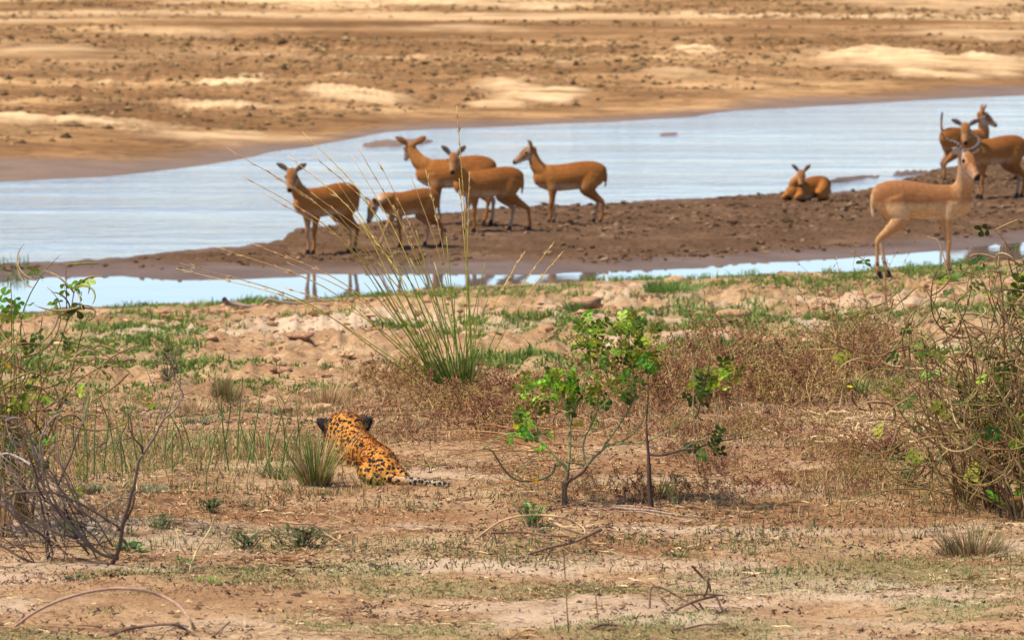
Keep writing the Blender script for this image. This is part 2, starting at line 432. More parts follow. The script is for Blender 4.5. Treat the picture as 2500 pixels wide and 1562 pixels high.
# far sandbank
Dm = np.concatenate([rows(mid2, rf-6, 8)[:-1], rows(rf-6, np.full(len(U4), 320.0), 125)[:-1], np.array([320, 420, 600, 1000, 2000, 4000.])[:, None]*np.ones((1, len(U4)))])
V, Q, X, D = sheet('sandbank', U4, Dm, M_SAND)
uu = U_(X, D); e = edges(uu)
_, pale = far_ridge(uu, D)
yi = 781-995+CAM_H*FPX/D
wet = 1-sstep(e[3]+.6, e[3]+5.0, D+(fbm(X, D, 4, 3, 131)-.5)*6)
wet = np.maximum(wet, (1-sstep(350, 420, uu))*sstep(388, 408, yi)*.9)
pale = np.maximum(pale, .75*sstep(.52, .66, fbm(X*.6, D, 13, 5, 133))*sstep(120, 190, D))*(1-wet)
link('sandbank', mesh_from('sandbank', V, Q, None, None, M_SAND, True, dict(pale=np.clip(pale, 0, 1), wet=np.clip(wet, 0, 1))), kind='structure')
# water
def water(name, a, b, mat):
    U = U4[::6]; a, b = a[::6], b[::6]
    Dm = rows(a, b, 14); X = (U[None, :]-1250)/FPX*Dm
    V = np.stack([X, Dm, np.zeros_like(X)], -1).reshape(-1, 3)
    r, c = Dm.shape; i = (np.arange(r-1)*c)[:, None]+np.arange(c-1)[None, :]
    Q = np.stack([i, i+1, i+c+1, i+c], -1).reshape(-1, 4)
    link(name, mesh_from(name, V, Q, None, None, mat), kind='structure')
water('pool', pn-1.2, pf+1.2, M_POOL)
water('river', bf-1.2, rf+4.0, M_RIVER)

# ------------------------------------------------------------------ animals
class Loft:
    """closed tubes with elliptical rings, later fused into one continuous skin"""
    def __init__(s): s.v = []; s.f = []; s.tag = []; s.n = 0
    def add(s, P, rw, rh, tag, side=None, n=14, m=16):
        P = np.asarray(P, float); k = len(P); N = max(m, k)
        C = cat(P, N); x = np.linspace(0, 1, N); xs = np.linspace(0, 1, k)
        rw = cat(np.column_stack([rw]*3), N)[:, 0] if k > 2 else np.interp(x, xs, rw)
        rh = cat(np.column_stack([rh]*3), N)[:, 0] if k > 2 else np.interp(x, xs, rh)
        rw = np.maximum(rw, .003); rh = np.maximum(rh, .003)
        T = np.gradient(C, axis=0); T /= np.linalg.norm(T, axis=1)[:, None]+1e-12
        if side is None: side = np.array([0, 1.0, 0])
        A = np.asarray(side, float)[None, :]-T*(T@np.asarray(side, float))[:, None]
        A /= np.linalg.norm(A, axis=1)[:, None]+1e-12
        B = np.cross(T, A)
        ang = np.arange(n)/n*2*np.pi
        V = C[:, None]+rw[:, None, None]*np.cos(ang)[None, :, None]*A[:, None]+rh[:, None, None]*np.sin(ang)[None, :, None]*B[:, None]
        for i in range(N):
            for j in range(n): s.tag.append((tag, i/(N-1), math.cos(ang[j]), math.sin(ang[j])))
        s.tag += [(tag, 0, 0, 0), (tag, 1, 0, 0)]
        V = np.vstack([V.reshape(-1, 3), C[:1]-T[:1]*min(rw[0], rh[0])*.5, C[-1:]+T[-1:]*min(rw[-1], rh[-1])*.5])
        o = s.n; c0 = o+N*n; c1 = c0+1
        for i in range(N-1):
            for j in range(n):
                a = o+i*n+j; b = o+i*n+(j+1) % n
                s.f.append((a, b, b+n, a+n))
        for j in range(n):
            s.f.append((o+(j+1) % n, o+j, c0)); e = o+(N-1)*n
            s.f.append((e+j, e+(j+1) % n, c1))
        s.v.append(V); s.n += len(V)
    def fuse(s, name, voxel, smooth_it, colour, mat):
        V = np.concatenate(s.v)
        me = bpy.data.meshes.new('tmp'); me.from_pydata(V.tolist(), [], s.f)
        ob = bpy.data.objects.new('tmp', me); COL.objects.link(ob)
        m = ob.modifiers.new('r', 'REMESH'); m.mode = 'VOXEL'; m.voxel_size = voxel
        m2 = ob.modifiers.new('s', 'SMOOTH'); m2.factor = .5; m2.iterations = smooth_it
        bpy.context.view_layer.update()
        ev = ob.evaluated_get(bpy.context.evaluated_depsgraph_get())
        out = bpy.data.meshes.new_from_object(ev); out.name = name
        bpy.data.objects.remove(ob)
        kd = kdtree.KDTree(len(V))
        for i, v in enumerate(V): kd.insert(v, i)
        kd.balance()
        C = np.ones((len(out.vertices), 4), np.float32); s.out = out
        for i, v in enumerate(out.vertices):
            w = 0; acc = np.zeros(3)
            for (co, k, d) in kd.find_n(v.co, 5):
                q = 1/(d+.004); acc += q*np.asarray(colour(s.tag[k], v.co)); w += q
            C[i, :3] = acc/w*(1+.10*mnoise.fractal(v.co*4, 1.0, 2.0, 2))
        a = out.color_attributes.new('Col', 'FLOAT_COLOR', 'POINT'); a.data.foreach_set('color', C.ravel())
        out.materials.clear(); out.materials.append(mat)
        out.polygons.foreach_set('use_smooth', np.ones(len(out.polygons), bool))
        return out
def ball(mb, c, r, col, n=8, m=6, sc=(1, 1, 1)):
    V = []; F = []
    for i in range(m+1):
        th = math.pi*i/m
        for j in range(n):
            ph = 2*math.pi*j/n
            V.append((c[0]+r*sc[0]*math.sin(th)*math.cos(ph), c[1]+r*sc[1]*math.sin(th)*math.sin(ph), c[2]+r*sc[2]*math.cos(th)))
    for i in range(m):
        for j in range(n):
            F.append((i*n+j, i*n+(j+1) % n, (i+1)*n+(j+1) % n, (i+1)*n+j))
    mb.add(V, F, None, col)

PUKU = dict(back=(.215, .072, .017), side=(.365, .138, .034), belly=(.62, .46, .28), neck=(.355, .138, .036), face=(.27, .108, .033), pale=(.64, .51, .35), leg=(.30, .108, .027), eartip=(.04, .025, .02), earin=(.24, .18, .13))
IMPALA = dict(back=(.29, .122, .046), side=(.54, .325, .15), belly=(.62, .51, .37), neck=(.42, .215, .09), face=(.36, .15, .05), pale=(.62, .52, .39), leg=(.44, .23, .09), eartip=(.02, .015, .012), earin=(.38, .33, .27))
def antelope(label, px, py, yaw, s, poll, head_yaw, head_pitch, pal=PUKU, legs=None, horned=False, tail='down', lying=False, slim=.93, group='antelopes by the river', leg_len=1.0, neck_fat=.90, ears=(1.0, 25), bob=0):
    """px,py: where its feet stand in the photograph; yaw in degrees (0 right, 90 away, 180 left, 270 towards the camera);
    poll: (px, py, metres nearer or farther) of the top of its neck; head yaw (same convention) and pitch down, degrees"""
    g = G(px, py); root = empty('antelope', g, label, 'antelope', group, R(yaw))
    Mi = Matrix.Rotation(-R(yaw), 3, 'Z')
    pw = W(poll[0], poll[1], g.y+poll[2]); P0 = np.array((Mi @ (pw-g)))/s
    hd = Mi @ Vector((math.cos(R(head_yaw))*math.cos(R(head_pitch)), math.sin(R(head_yaw))*math.cos(R(head_pitch)), -math.sin(R(head_pitch))))
    hd = np.array(hd); hs = np.cross([0, 0, 1.0], hd); hs /= np.linalg.norm(hs); hu = np.cross(hd, hs)
    L = Loft(); S = slim; zo = (-.395 if lying else 0) + (leg_len-1)*.40
    st = [(-.455, .68, .53, .05), (-.41, .745, .48, .100), (-.31, .785, .44, .128), (-.16, .785, .425, .136), (0, .760, .405, .142), (.14, .742, .395, .136), (.26, .742, .40, .118), (.36, .71, .435, .098), (.435, .66, .49, .062)]
    st = np.array(st)
    cz = (st[:, 1]+st[:, 2])/2+zo
    if lying: st[:, 3] *= 1.12
    P = np.column_stack([st[:, 0], np.zeros(len(st)), cz])
    if lying: P[:, 1] += .10*np.clip(-st[:, 0]+.1, 0, 1)
    L.add(P*s, st[:, 3]*s*S, (st[:, 1]-st[:, 2])/2*s*S**.5, 'torso', n=20, m=26)
    nb = np.array([.30, 0, .575+zo]); nb2 = np.array([.375, 0, .665+zo])
    d = P0-nb2; mid = nb2+d*.5+np.array([.02, 0, -.01])
    nk = np.array([nb, nb2*.6+nb*.4+np.array([0, 0, .02]), mid*.55+nb2*.45, mid*.6+P0*.4, P0-hu*.01])
    sd = np.array([0, 1.0, 0])
    fw = np.array([1.0, 0, 0])
    L.add(nk*s, np.array([.120, .118, .098, .075, .060])*s*neck_fat, np.array([.100, .098, .084, .067, .056])*s*neck_fat, 'neck', side=fw, n=16, m=18)
    HS = 1.12; tt = np.array([-.045, .0, .05, .10, .15, .195, .235, .255])*HS; drop = np.array([0, .004, 0, -.008, -.018, -.025, -.030, -.033])
    hp = P0[None]+hd[None]*tt[:, None]+hu[None]*(drop[:, None]+.01)
    L.add(hp*s, np.array([.030, .050, .060, .055, .039, .030, .028, .017])*s*HS, np.array([.035, .060, .069, .064, .050, .039, .032, .020])*s*HS, 'head', side=hs, n=14, m=18)
    for sg in (1, -1):
        eb = P0+hd*.005+hu*.045+hs*sg*.040
        an = R(ears[1]); ed = hs*sg*math.cos(an)+hu*math.sin(an)-hd*.18; ed /= np.linalg.norm(ed)
        EL = .160*ears[0]; el = np.array([0, .25, .5, .75, .92, 1.0])
        ep = eb[None]+ed[None]*(el*EL)[:, None]+hd[None]*(-.012*np.sin(el*math.pi))[:, None]
        es = np.cross(ed, hd); es /= np.linalg.norm(es)
        L.add(ep*s, np.array([.020, .036, .043, .036, .019, .008])*s, np.array([.020, .019, .018, .017, .014, .008])*s, 'ear', side=es, n=12, m=10)
    lg = legs or (0, 0, 0, 0)       # how far each hoof stands forward: front left, front right, hind left, hind right
    hooves = []
    if not lying:
        zl = lambda z: z*leg_len
        for k, sg in ((0, 1), (1, -1)):
            f = lg[k]
            pts = np.array([(.235, .068*sg, .57+zo), (.215, .075*sg, .45+zo), (.217+f*.35, .075*sg, zl(.31)), (.227+f*.55, .080*sg, zl(.235)), (.221+f*.75, .078*sg, zl(.16)), (.217+f*.95, .076*sg, .075), (.235+f, .075*sg, .03)])
            L.add(pts*s, np.array([.056, .046, .031, .028, .020, .0225, .021])*s*S, np.array([.105, .075, .037, .031, .0215, .025, .024])*s*S, 'fleg+' if sg > 0 else 'fleg-', n=12, m=22)
            hooves.append((.247+f, .075*sg))
        for k, sg in ((2, 1), (3, -1)):
            f = lg[k]
            pts = np.array([(-.28, .062*sg, .62+zo), (-.245, .074*sg, .51+zo), (-.225+f*.15, .080*sg, .425+zo), (-.315+f*.45, .080*sg, zl(.335)), (-.392+f*.62, .085*sg, zl(.27)), (-.388+f*.75, .082*sg, zl(.19)), (-.372+f*.95, .08*sg, .08), (-.350+f, .08*sg, .03)])
            L.add(pts*s, np.array([.072, .072, .058, .038, .026, .0210, .0230, .021])*s*S, np.array([.155, .135, .100, .054, .036, .024, .026, .024])*s*S, 'hleg+' if sg > 0 else 'hleg-', n=12, m=24)
            hooves.append((-.338+f, .08*sg))
    else:
        for sg in (1, -1):
            L.add(np.array([(.30, .10*sg, .17), (.36, .13*sg, .10), (.48, .12*sg, .065), (.36, .135*sg, .035), (.24, .13*sg, .03)])*s, np.array([.07, .055, .036, .026, .022])*s, np.array([.10, .07, .036, .026, .022])*s, 'fleg+' if sg > 0 else 'fleg-', n=10, m=18)
            L.add(np.array([(-.26, .12*sg+.03, .22), (-.10, .20*sg+.03, .15), (.0, .20*sg+.03, .10), (-.20, .22*sg+.03, .05), (-.08, .22*sg+.03, .03), (.04, .20*sg+.03, .025)])*s, np.array([.08, .08, .06, .035, .026, .022])*s, np.array([.15, .13, .08, .035, .026, .022])*s, 'hleg+' if sg > 0 else 'hleg-', n=10, m=20)
    if tail == 'down':
        tp = np.array([(-.43, 0, .68+zo), (-.462, 0, .62+zo), (-.463, 0, .53+zo), (-.45, 0, .45+zo)])
    elif tail == 'up':
        tp = np.array([(-.42, 0, .70+zo), (-.455, 0, .78+zo), (-.455, 0, .90+zo), (-.44, 0, 1.0+zo)])
    else:
        tp = np.array([(-.43, .06, .62+zo), (-.47, .08, .56+zo), (-.48, .1, .46+zo)])
    L.add(tp*s, np.linspace(.024, .016, len(tp))*s, np.linspace(.022, .014, len(tp))*s, 'tail', n=8, m=10)
    p = {k: np.array(v) for k, v in pal.items()}
    imp = pal is IMPALA
    def colour(tag, co):
        k, t, ca, sa = tag; z = co.z/s
        if k == 'torso':
            lo = zo+.375+.10*(t-.5)**2*4*0
            rel = (z-(.395+zo))/.37
            if imp:
                w = min(max((rel-.43)/.09, 0), 1); m = min(max((rel-.10)/.08, 0), 1)
                return p['belly']*(1-m)+(p['side']*(1-w)+p['back']*w)*m
            m = min(max((rel-.13)/.20, 0), 1); b = min(max((rel-.35)/.6, 0), 1)
            c = p['side']*(1-b)+p['back']*b
            return p['belly']*(1-m)+c*m
        if k == 'neck':
            fr = max(0, (t-.45))*1.3
            th = max(0, -sa if not lying else -sa)
            return p['neck']*(1-min(.7, fr*th*1.4))+p['pale']*min(.7, fr*th*1.4)
        if k == 'head':
            v = Vector(co)/s; r = np.array(v)-P0; f = r@hd; uu = r@hu
            if f > .258 and uu > -.05: return np.array([.022, .016, .014])
            if uu < -.030 and f > .02: return p['pale']
            if f > .15 and abs(r@hs) > .020: return p['face']*.78+p['pale']*.22
            if .02 < f < .12 and abs(r@hs) > .045: return p['face']*.78+p['pale']*.22
            return p['face']*.8 if uu > .045 and f > .02 else p['face']
        if k == 'ear':
            if t > .86: return p['eartip']
            rim = abs(ca) > .88
            v = (Vector(co)/s); inside = sa < -0.1
            return p['eartip']*.5+p['face']*.5 if rim else (p['earin'] if inside else p['face']*.85)
        if k[1:4] == 'leg':
            sg = 1 if k[4] == '+' else -1
            inner = max(0, -ca*sg) if True else 0
            if z < .05: return p['eartip']*.5+p['leg']*.3
            if z > .43+zo:
                rel = (z-(.395+zo))/.37; w = min(max((rel-.40)/.15, 0), 1)
                return p['side']*(1-w)+p['back']*w if imp else p['side']*(1-min(max((rel-.35)/.6, 0), 1))+p['back']*min(max((rel-.35)/.6, 0), 1)
            c = p['leg']*(1-.55*inner)+p['pale']*.55*inner*.9
            if imp and k[0] == 'h' and .075 < z < .145 and ca*sg < .9 and co.x/s < 9:
                return c*.25 if abs(sa) > .3 and .09 < z < .128 else c
            return c
        if k == 'tail':
            return p['eartip'] if (t > .65 and tail == 'up') else (p['pale']*.5+p['side']*.5 if t > .7 else p['side']*.9)
        return p['side']
    me = L.fuse('body', .0125, 3, colour, M_FUR)
    link('body', me, root)
    for (hx, hy) in hooves:
        mb = MB(); V = np.array([(-.028, -.022, -.02), (.036, -.015, -.02), (.036, .015, -.02), (-.028, .022, -.02), (-.020, -.017, .038), (.012, -.012, .042), (.012, .012, .042), (-.020, .017, .038)])
        mb.add((V+np.array([hx-.012, hy, 0]))*s, [(0, 1, 5, 4), (1, 2, 6, 5), (2, 3, 7, 6), (3, 0, 4, 7), (4, 5, 6, 7), (3, 2, 1, 0)], None, (.03, .022, .018))
        link('hoof', mb.mesh('hoof', M_HORN, False), root)
    for sg in (1, -1):
        mb = MB(); c = (P0+hd*.084+hu*.026+hs*sg*.057)*s
        ball(mb, c, .018*s, (.008, .006, .005)); link('eye', mb.mesh('eye', M_HORN), root)
    if horned:
        for sg, tgt in ((1, horned[0]), (-1, horned[1])):
            mb = MB(); b = P0+hd*.01+hu*.055+hs*sg*.030
            pts = [b*s]
            for (qx, qy, dd) in tgt: pts.append(np.array(Mi @ (W(qx, qy, g.y+poll[2]+dd)-g)))
            C = cat(pts, 44); t = np.linspace(0, 1, 44)
            rad = (.025*(1-.72*t)+.0030*np.sin(t*62)*(t < .8))*s
            tube(mb, C, rad, 8, np.array([(.105, .07, .05), (.13, .09, .065), (.085, .06, .045)]))
            link('horn', mb.mesh('horn', M_HORN), root)
    return root

antelope('reddish antelope facing the camera, standing alone at the left end of the mud bar', 797, 618, 222, 1.03, (714, 424, -.30), 262, 38, legs=(.03, -.02, .02, -.04), ears=(1.0, 33))
antelope('smaller antelope bending its head down to the mud', 1000, 602, 212, .85, (917, 497, -.42), 206, 62, legs=(-.03, .20, -.10, .06), ears=(1.0, 30))
antelope('antelope showing the back of its turned head, behind the others at the water', 1112, 550, 176, 1.08, (1005, 361, .06), 108, 26, legs=(.02, -.03, .02, -.05), ears=(1.05, 30))
antelope('antelope looking straight at the camera in the middle of the five', 1192, 566, 205, 1.0, (1109, 385, -.25), 264, 36, legs=(.0, .06, -.16, .03), ears=(1.05, 48))
antelope('antelope in clean profile facing left, rightmost of the five standing together', 1390, 546, 184, .99, (1300, 370, -.03), 186, 27, legs=(.03, -.04, -.03, .04), ears=(.85, 52))
antelope('young antelope lying on the mud with both ears raised', 1972, 492, 230, .86, (1957, 424, -.22), 262, 40, lying=True, tail='side', ears=(1.05, 50))
antelope('tan antelope with long ringed curved horns standing on the grassy shore', 2252, 676, 14, 1.10, (2352, 384, -.06), 302, 36, pal=IMPALA, legs=(.06, -.02, .06, -.07), slim=.80, leg_len=1.16, neck_fat=.86, ears=(.80, 14),
         horned=([(2352, 366, .0), (2336, 350, .03), (2312, 341, .08), (2297, 324, .10)][0:4], [(2380, 362, .0), (2392, 345, .05), (2383, 333, .09), (2366, 322, .12)]), tail='down')
antelope('antelope at the far water edge holding its tail straight up', 2355, 443, 38, 1.0, (2394, 283, .12), 8, 28, legs=(0, .03, .04, -.10), tail='up', ears=(1.0, 55))
antelope('antelope standing behind the horned one, its rump to the picture edge', 2428, 484, 208, 1.08, (2357, 312, -.22), 266, 40, legs=(.02, -.03, .0, -.03), ears=(1.0, 28))

# leopard: crouched, seen from behind
def leopard():
    org = G(925, 1178)
    root = empty('leopard', org, 'orange leopard with black spots lying low with its back to the camera', 'leopard')
    k = lambda D: D/FPX
    L = Loft()
    def add(st, tag, side=(1, 0, 0), n=18, m=24):
        P = np.array([W(a, b, D) for (a, b, D, w, h) in st])-np.array(org)
        rw = np.array([w*k(D) for (a, b, D, w, h) in st]); rh = np.array([h*k(D) for (a, b, D, w, h) in st])
        L.add(P, rw, rh, tag, side, n, m)
    add([(940, 1166, 24.92, 26, 18), (934, 1150, 25.02, 41, 34), (926, 1131, 25.2, 43, 40), (912, 1116, 25.42, 39, 35), (897, 1107, 25.62, 38, 36), (880, 1098, 25.84, 44, 42), (868, 1086, 26.0, 40, 42)], 'body')
    add([(880, 1098, 25.8, 40, 38), (866, 1084, 25.94, 37, 38), (853, 1068, 26.06, 41, 44), (844, 1055, 26.16, 49, 48), (841, 1052, 26.26, 49, 43), (839, 1058, 26.36, 38, 30)], 'head')
    add([(845, 1110, 25.9, 34, 40), (838, 1122, 26.0, 40, 40), (835, 1135, 26.1, 34, 30)], 'body')              # chest and shoulder beyond
    add([(905, 1140, 25.1, 20, 18), (897, 1150, 24.98, 24, 22), (905, 1163, 24.9, 18, 13), (925, 1172, 24.84, 14, 8)], 'body')   # left thigh
    add([(955, 1145, 25.1, 18, 16), (970, 1156, 25.0, 18, 17), (985, 1166, 24.92, 14, 11), (968, 1176, 24.86, 13, 8)], 'body')   # right thigh
    add([(948, 1166, 24.9, 12, 11), (968, 1171, 24.84, 12, 11), (1000, 1173, 24.78, 11, 11), (1035, 1178, 24.72, 10, 10), (1070, 1181, 24.68, 10.5, 10.5), (1096, 1184, 24.66, 7, 7)], 'tail', side=(0, 0, 1), n=10, m=26)
    for pts in ([(803, 1047, 26.17, 15, 10), (794, 1038, 26.17, 17, 9), (782, 1029, 26.18, 12, 8), (773, 1022, 26.18, 4, 4)], [(882, 1045, 26.17, 15, 10), (891, 1035, 26.17, 18, 9), (901, 1026, 26.18, 12, 8), (908, 1019, 26.18, 4, 4)]):
        add(pts, 'ear', side=(.75, 0, .75) if pts[0][0] < 840 else (-.75, 0, .75), n=12, m=10)
    def colour(tag, co):
        kk, t, ca, sa = tag
        if kk == 'ear': return np.array([.50, .36, .18]) if t > .93 else np.array([.016, .011, .008])
        o = np.array([.56, .222, .028]); w = np.array([.66, .50, .30])
        if kk == 'tail': return o*(1-min(1, t*2.2))*1.0+w*.62*min(1, t*2.2)
        if kk == 'head': return o*1.05
        m = min(1, max(0, (.045-co.z)/.06))
        return o*(1-m*.6)+w*m*.6
    n = NT('spotted_fur'); col = n.attr('Col', 'Color'); co = n.coord()
    wob = n('TexNoise'); wob.inputs['Scale'].default_value = 26; n.l(co, wob.inputs['Vector'])
    ad = n('VectorMath', operation='MULTIPLY_ADD'); n.l(wob.outputs['Color'], ad.inputs[0]); ad.inputs[1].default_value = (.016,)*3; mp = n('Mapping'); mp.inputs['Scale'].default_value = (1, .55, 1); n.l(co, mp.inputs[0]); n.l(mp.outputs[0], ad.inputs[2])
    vo = n('TexVoronoi'); vo.inputs['Scale'].default_value = 52; vo.inputs['Randomness'].default_value = .85; n.l(ad.outputs[0], vo.inputs['Vector'])
    spot = n.ramp(vo.outputs['Distance'], [(.43, 1.), (.53, 0.)])
    hair = n.noise(220, 2, .6, co)
    base = n.mix(1.0, col, n.ramp(hair, [(.3, .72), (.7, 1.18)]), 'MULTIPLY')
    lum = n('RGBToBW'); n.l(col, lum.inputs[0])
    spot = n.math('MULTIPLY', spot, n.ramp(lum.outputs[0], [(.05, 0.), (.10, 1.)]))
    n.bump(hair, .5, .004)
    mat = n.done(n.mix(spot, base, (.014, .010, .008)), .75, .2)
    me = L.fuse('body', .0085, 3, colour, mat); link('body', me, root)
    # short coat: hairs lying back towards the tail
    nv = len(me.vertices); co = np.zeros(nv*3); me.vertices.foreach_get('co', co); co = co.reshape(-1, 3); no = np.zeros(nv*3); me.vertices.foreach_get('normal', no); no = no.reshape(-1, 3)
    ca = np.zeros(nv*4); me.color_attributes['Col'].data.foreach_get('color', ca); ca = ca.reshape(-1, 4)[:, :3]
    i = rng.integers(0, nv, 16000); N = no[i]; p = co[i]+N*.001+rng.normal(0, .003, (len(i), 3)); flow = np.array([.25, -.9, -.25])
    flow = flow-N*(N@flow)[:, None]; flow /= np.linalg.norm(flow, axis=1)[:, None]+1e-6
    Lh = rng.uniform(.005, .011, len(i))[:, None]; P = np.zeros((len(i), 3, 3))
    P[:, 0] = p-N*.002; P[:, 1] = p+(N*.35+flow*.6)*Lh*.6; P[:, 2] = p+(N*.35+flow)*Lh+rng.normal(0, .0015, p.shape)
    sd = np.cross(N, flow); c = ca[i]*rng.uniform(.75, 1.25, (len(i), 1)); mb = MB()
    ribbons(mb, P, np.array([.0011, .0010, .0002])[None]*np.ones((len(i), 1)), sd, c*1.0, c*1.3)
    link('fur', mb.mesh('fur', mat), root, None, kind='stuff')
leopard()

# ------------------------------------------------------------------ plants and litter: helpers
def zz(pts, sc, ox, oy, dd=0.0):
    """points read off an enlarged crop -> photo pixels (+ how much farther away)"""
    return [(x/sc+ox, y/sc+oy, (p[2] if len(p) > 2 else dd)) for p in pts for x, y in [p[:2]]]
def wpts(pts, D): return np.array([W(a, b, D+c) for (a, b, c) in pts])
def wob(P, amt):
    n = len(P); k = rng.normal(0, amt, (n, 3)); k[0] = 0
    return P+cat(k[::max(1, n//5)], n) if n > 6 else P
GREENS = np.array([(.10, .17, .030), (.15, .22, .045), (.085, .135, .035), (.20, .26, .06)])
STRAWS = np.array([(.55, .38, .18), (.62, .46, .25), (.42, .26, .12), (.34, .18, .09)])
BROWNS = np.array([(.20, .105, .055), (.27, .14, .07), (.15, .08, .05), (.33, .19, .10)])
def pick(pal, n, jit=.18):
    return pal[rng.integers(0, len(pal), n)]*(1+jit*rng.normal(0, 1, (n, 1))).clip(.5, 1.6)
def blade_field(mb, X, Y, h, w, cols0, cols1, lean=.5, z=None):
    n = len(X); Z = height(X, Y)-.003 if z is None else z
    az = rng.uniform(0, 2*np.pi, n); ln = np.abs(rng.normal(0, lean, n))
    d = np.stack([np.cos(az), np.sin(az)], 1)
    P = np.zeros((n, 3, 3))
    P[:, 0] = np.stack([X, Y, Z], 1)
    P[:, 1] = P[:, 0]; P[:, 1, 2] += h*.6; P[:, 1, :2] += d*(ln*h*.3)[:, None]
    P[:, 2] = P[:, 0]; P[:, 2, 2] += h*(1-.25*np.minimum(ln, 1)); P[:, 2, :2] += d*(ln*h)[:, None]
    a2 = rng.uniform(0, np.pi, n); side = np.stack([np.cos(a2), np.sin(a2)*.5, np.zeros(n)], 1)
    wd = np.stack([w, w*.8, w*.12], 1)
    ribbons(mb, P, wd, side, cols0, cols1)
def area(n, d0, d1, u0=-330, u1=2830):
    D = np.sqrt(rng.uniform(d0*d0, d1*d1, n)); u = rng.uniform(u0, u1, n)
    return (u-1250)/FPX*D, D, u
ICO = None
OCT = (np.array([(1, 0, 0), (0, 1, 0), (-1, 0, 0), (0, -1, 0), (0, 0, 1), (0, 0, -1)], float), np.array([(0, 1, 4), (1, 2, 4), (2, 3, 4), (3, 0, 4), (1, 0, 5), (2, 1, 5), (3, 2, 5), (0, 3, 5)]))
def lumps(mb, X, Y, r, col, flat=.6, sink=.3, zz_=None, small=False):
    global ICO
    if ICO is None:
        g = (1+5**.5)/2
        v = np.array([(-1, g, 0), (1, g, 0), (-1, -g, 0), (1, -g, 0), (0, -1, g), (0, 1, g), (0, -1, -g), (0, 1, -g), (g, 0, -1), (g, 0, 1), (-g, 0, -1), (-g, 0, 1)])/math.sqrt(1+g*g)
        f = np.array([(0, 11, 5), (0, 5, 1), (0, 1, 7), (0, 7, 10), (0, 10, 11), (1, 5, 9), (5, 11, 4), (11, 10, 2), (10, 7, 6), (7, 1, 8), (3, 9, 4), (3, 4, 2), (3, 2, 6), (3, 6, 8), (3, 8, 9), (4, 9, 5), (2, 4, 11), (6, 2, 10), (8, 6, 7), (9, 8, 1)])
        ICO = (v, f)
    v, f = OCT if small else ICO; m = len(v); n = len(X); Z = height(X, Y) if zz_ is None else zz_
    k = rng.uniform(.5, 1.35, (n, m, 1))*(1.15 if small else 1)
    a = rng.uniform(0, 2*np.pi, n); ca, sa = np.cos(a), np.sin(a)
    st = np.stack([rng.uniform(.8, 1.5, n), rng.uniform(.7, 1.1, n), flat*rng.uniform(.6, 1.3, n)], 1)
    V = v[None]*k*st[:, None]*r[:, None, None]
    x = V[..., 0]*ca[:, None]-V[..., 1]*sa[:, None]; y = V[..., 0]*sa[:, None]+V[..., 1]*ca[:, None]
    V = np.stack([x+X[:, None], y+Y[:, None], V[..., 2]+(Z+r*flat*(1-2*sink)*.6)[:, None]], -1)
    T = (np.arange(n)*m)[:, None, None]+f[None]
    mb.add(V.reshape(-1, 3), None, T.reshape(-1, 3), np.repeat(col, m, 0))

# ------------------------------------------------------------------ clods and crumbs of earth
mb = MB()
X, D, u = area(26000, 55, 88); e = edges(u)
k = (D > e[1]+.9) & (D < e[2]-.3) & (fbm(X, D, 1.1, 3, 203)+rng.normal(0, .08, len(X)) > .47)
X, D = X[k], D[k]; r = .012+.042*rng.random(len(X))**2.6
lumps(mb, X, D, r, pick(np.array([(.125, .07, .038), (.075, .042, .024), (.20, .12, .068)]), len(X)))
link('mud_clods', mb.mesh('mud_clods', M_CLOD, False), kind='stuff')
mb = MB()
X, D, u = area(30000, 30, 66); e = edges(u)
k = (D < e[0]-.15) & (fbm(X, D, .9, 4, 205)+rng.normal(0, .06, len(X)) > .53)
X, D = X[k], D[k]; r = .009+.040*rng.random(len(X))**3.2
lumps(mb, X, D, r, pick(np.array([(.46, .275, .145), (.36, .20, .105), (.42, .25, .13), (.22, .115, .06)]), len(X)), .5, .5)
link('bank_clods', mb.mesh('bank_clods', M_CLOD, False), kind='stuff')
mb = MB()
X, D, u = area(150000, 90, 300); e = edges(u)
_, pl = far_ridge(u, D)
dn = fbm(X, D, 13, 4, 207)
k = (D > e[3]+9) & (dn+rng.normal(0, .06, len(X)) > .46) & (pl < .3)
X, D = X[k][:28000], D[k][:28000]; r = .02+.085*rng.random(len(X))**3
lumps(mb, X, D, r, pick(np.array([(.14, .075, .036), (.09, .048, .026), (.20, .112, .055), (.26, .15, .072)]), len(X)), .62, .35, small=True)
link('sand_clods', mb.mesh('sand_clods', M_CLOD, False), kind='stuff')
mb = MB()
X, D, u = area(30000, 18.5, 32)
k = fbm(X, D, .35, 4, 209)+rng.normal(0, .07, len(X)) > .53
X, D = X[k], D[k]; r = .002+.014*rng.random(len(X))**3.5
lumps(mb, X, D, r, pick(np.array([(.13, .07, .04), (.24, .135, .07), (.44, .27, .14), (.09, .05, .032), (.33, .19, .10)]), len(X)), .5, small=True)
link('soil_crumbs', mb.mesh('soil_crumbs', M_CLOD, False), kind='stuff')
CL = [((283,880), .085, 'dark overhanging earth clod on the bank above the sedges'), ((735,822), .075, 'dark square clod left of the tall grass clump'), ((165,762), .10, 'rounded mound of dark mud at the near edge of the still pool'),
      ((1650,690), .13, 'low domed mound of brown earth at the pool edge behind the leafy shrub'), ((1995,1148), .045, 'small tilted flat clod lying in the gully by the right-hand bush'),
      ((1432,742), .11, 'bulky clod with grass on it beyond the leafy shrub'), ((1790,770), .11, 'lumpy clod in the middle of the grassy bank on the right'), ((690,905), .05, 'pale clod below the dry weed near the leopard')]
